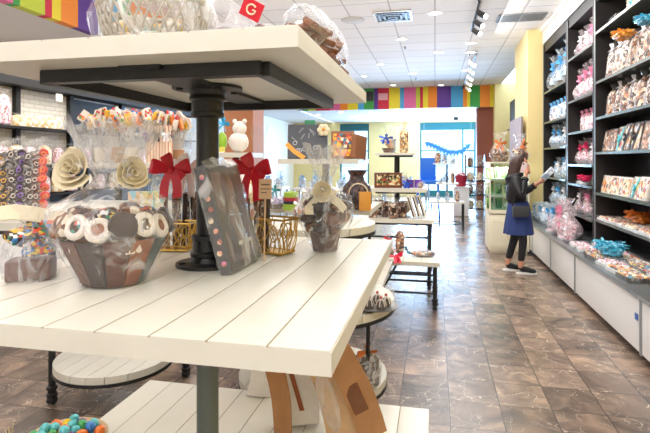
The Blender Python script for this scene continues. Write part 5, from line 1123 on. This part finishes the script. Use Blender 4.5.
# white stand right of the post: white plush-like bag, green egg, blue bow
SX = P(236, 100, 4.9); t = thing('display_stand', 'white two-tier stand right of the iron post by the terracotta column', 'display stand', (SX.x, SX.y, 0)); tier(t, 1.62, .42, .4, 3); tier(t, 1.13, .42, .5, 3); tier(t, .45, .42, .6, 3); MB().cyl((0, 0, 0), (0, 0, 1.58), .03, 12).obj('post', iron, t)
t = thing('snowy_bear_bag', 'white fluffy topped film bag beside the terracotta column', 'bag', (SX.x+.06, SX.y-.08, 1.621)); MB().ball((0, 0, .1), .10, 0, 16, (1, .8, 1), .05).ball((.01, 0, .23), .07, 0, 14, (1, .8, 1), .05).ball((-.04, 0, .3), .025, 0, 8).ball((.06, 0, .3), .025, 0, 8).obj('bag', mat('fluffy white', 'efe8e2', .9, bump=.5), t)
t = thing('foil_egg_gift', 'green foil egg gift with bright blue bow left of the snowy bag', 'gift', (SX.x-.11, SX.y-.08, 1.621)); MB().ball((0, 0, .11), .07, 0, 14, (.7, .7, 1.3)).obj('egg', mat('lime foil', '9ac83c', .3), t); m = MB(); ribbon_bow(m, (.02, -.02, .27), .07, (0, 0, 0), 5, False, .4); m.obj('bow', mat('sky bow', '3fb0e0', .4), t); MB().box((0, -.05, .03), (.1, .01, .05)).obj('yellow_label', mat('yellow label', 'e8dc6a'), t)
for i, px in enumerate((228, 240, 250)): place([CSV[0], bPk, bCr][i], (P(px, 100, 4.85).x, SX.y-.15, 1.131), YAW, [1, .9, 1][i], ['white-ringed cookie sleeve on the lower tier right of the post', 'pink sweets bag on the lower tier beside the terracotta column', 'cream sweets bag below the snowy bear bag'][i])
# ================================================================= BACK OF THE SHOP
# sofa-blue chair, round table with gifts
blu = mat('bright blue plastic', '1f74e0', .4)
q = P(428, 100, 13.0); t = thing('blue_chair', 'bright blue high stool chair at the back of the shop', 'chair', (q.x, q.y, 0))
MB().box((0, 0, .98), (.6, .5, .10), 0, .03).obj('seat', blu, t); MB().box((0, .22, 1.3), (.4, .08, .62), 0, .03).obj('backrest', blu, t)
for sx in (-1, 1):
    for sy in (-1, 1): MB().tube([(sx*.25, sy*.2, .95), (sx*.29, sy*.24, .001)], .028, 8).obj('leg', blu, t)
q = P(447, 100, 11.4); t = thing('gift_table', 'square cream table with thin black legs at the back, carrying a tiered gift rack', 'table', (q.x, q.y, 0))
tier(t, .62, .76, .6, 5, 'tabletop', .04)
for sx in (-1, 1):
    for sy in (-1, 1): MB().cyl((sx*.35, sy*.27, 0), (sx*.35, sy*.27, .58), .016, 10).obj('leg', iron, t)
MB().torus((0, 0, .12), .33, .012, n=24).obj('hoop', iron, t)
MB().cyl((0, 0, .62), (0, 0, 1.45), .02, 10).obj('post', iron, t); tier(t, 1.03, .5, .36, 4, 'upper_tier', .03); tier(t, 1.48, .62, .36, 4, 'top_tier', .03)
for i, (dx, z, c_) in enumerate([(-.2, 1.481, 0), (-.06, 1.481, 1), (.12, 1.481, 2), (-.15, 1.031, 2), (.12, 1.031, 0), (-.2, .621, 1), (.0, .621, 2), (.22, .621, 0)]):
    pr = [bC, bB, B1][c_]; place(pr, (q.x+dx, q.y-.12, z), .3*i, .7 if c_ == 2 else .85, '%s on the %s tier of the back gift table, %s' % (['brown sweet bag', 'blue sweet bag', 'pale blue wrapped gift'][c_], ['top', 'upper', 'main'][0 if z > 1.4 else 1 if z > 1 else 2], ['left', 'middle', 'right', 'left', 'right', 'left', 'middle', 'right'][i]))
# red figure stand & grey magazine stand by the brown column
q = P(461, 100, 14.0); t = thing('red_basket', 'crimson bucket of sweets on a small white pedestal before the far window', 'bucket', (q.x, q.y, .81)); MB().lathe([(.13, .001), (.17, .3), (.16, .3), (.1, .02)], n=18).obj('bucket', mat('crimson tin', 'a8243c'), t); MB().ball((0, 0, .3), .15, 0, 14, (1, 1, .7), .1).obj('sweets', pal('red sweets', ['c82a3c', 'f0c0c4', '8a1c2c', 'e8e0e4'], 24), t)
t = thing('pedestal', 'small white square pedestal under the crimson bucket', 'pedestal', (q.x, q.y, 0)); MB().box((0, 0, .4), (.42, .42, .79), 0, .01).obj('column', white, t); MB().box((0, 0, .8), (.5, .5, .02)).obj('top', white, t)
q = P(475, 100, 14.4); t = thing('goods_rack', 'dark narrow rack of small goods against the brown column', 'rack', (q.x, q.y, 0)); 
for s_ in (-1, 1): MB().box((s_*.28, 0, .85), (.04, .35, 1.7)).obj('upright', black, t, smooth=False)
for z in (.15, .55, .95, 1.35): MB().box((0, 0, z), (.52, .35, .03)).obj('shelf', black, t, smooth=False)
for i, z in enumerate((.166, .566, .966, 1.366)):
    for j in (-1, 1): place([bC, bCr][(i+j) % 2], (q.x+j*.13, q.y-.03, z), 0, .95, '%s bag, %s on the %s shelf of the dark rack' % (['brown', 'cream'][(i+j) % 2], 'left' if j < 0 else 'right', ORD[i]))
# low white tables and blue-white gifts before the far window
for i, (px, d, z, w_) in enumerate([(452, 16.5, .8, 1.6), (405, 14.5, .75, 1.3), (322, 13.5, .8, 1.5), (262, 14, .8, 1.4)]):
    q = P(px, 100, d); t = thing('white_table', 'white display table at the back, %s' % ['before the right window', 'behind the blue bow gift', 'behind the picture boxes', 'behind the red bow by the terracotta column'][i], 'table', (q.x, q.y, 0)); MB().box((0, 0, z-.03), (w_, .7, .06), 0, .01).obj('tabletop', white, t)
    for sx in (-1, 1):
        for sy in (-1, 1): MB().box((sx*(w_/2-.05), sy*.3, (z-.06)/2), (.05, .05, z-.06)).obj('leg', steel, t, smooth=False)
    for k in range(4): place([bB, B0][k % 2], (q.x-w_/2+.2+k*(w_-.4)/3, q.y, z+.001), .4*k, 1.25, '%s, %s from left on the white table %s' % (['blue sweet bag', 'pale blue gift'][k % 2], ORD[k], ['before the right window', 'behind the blue bow gift', 'behind the picture boxes', 'by the terracotta column'][i]), 'gifts on back tables')
# bunting of blue letters across the far window
t = thing('bunting', 'string of small dark blue pennants hung across the bright far window', 'bunting'); a = P(424, 141, 19.5); b = P(471, 141, 19.5); t.location = a
v = b-a; pts = [(v.x*u, v.y*u, -.35*math.sin(PI*u)+.1*math.sin(2*PI*u)) for u in [i/14 for i in range(15)]]; MB().tube(pts, .006, 5).obj('string', steel, t); [MB().cyl((x_, y_, 0), (x_, y_, SOF-a.z), .006, 6).obj('hanging_wire', steel, t) for x_, y_ in ((0, 0), (v.x, v.y))]
for i in range(1, 14):
    x, y, z = pts[i]; MB().add([(x-.12, y, z), (x+.12, y, z), (x, y, z-.24), (x-.12, y+.01, z), (x+.12, y+.01, z), (x, y+.01, z-.24)], [(0, 1, 2), (3, 5, 4), (0, 3, 4, 1), (1, 4, 5, 2), (2, 5, 3, 0)]).obj('pennant', mat('blue pennant', '2f78b8', .6), t, smooth=False)
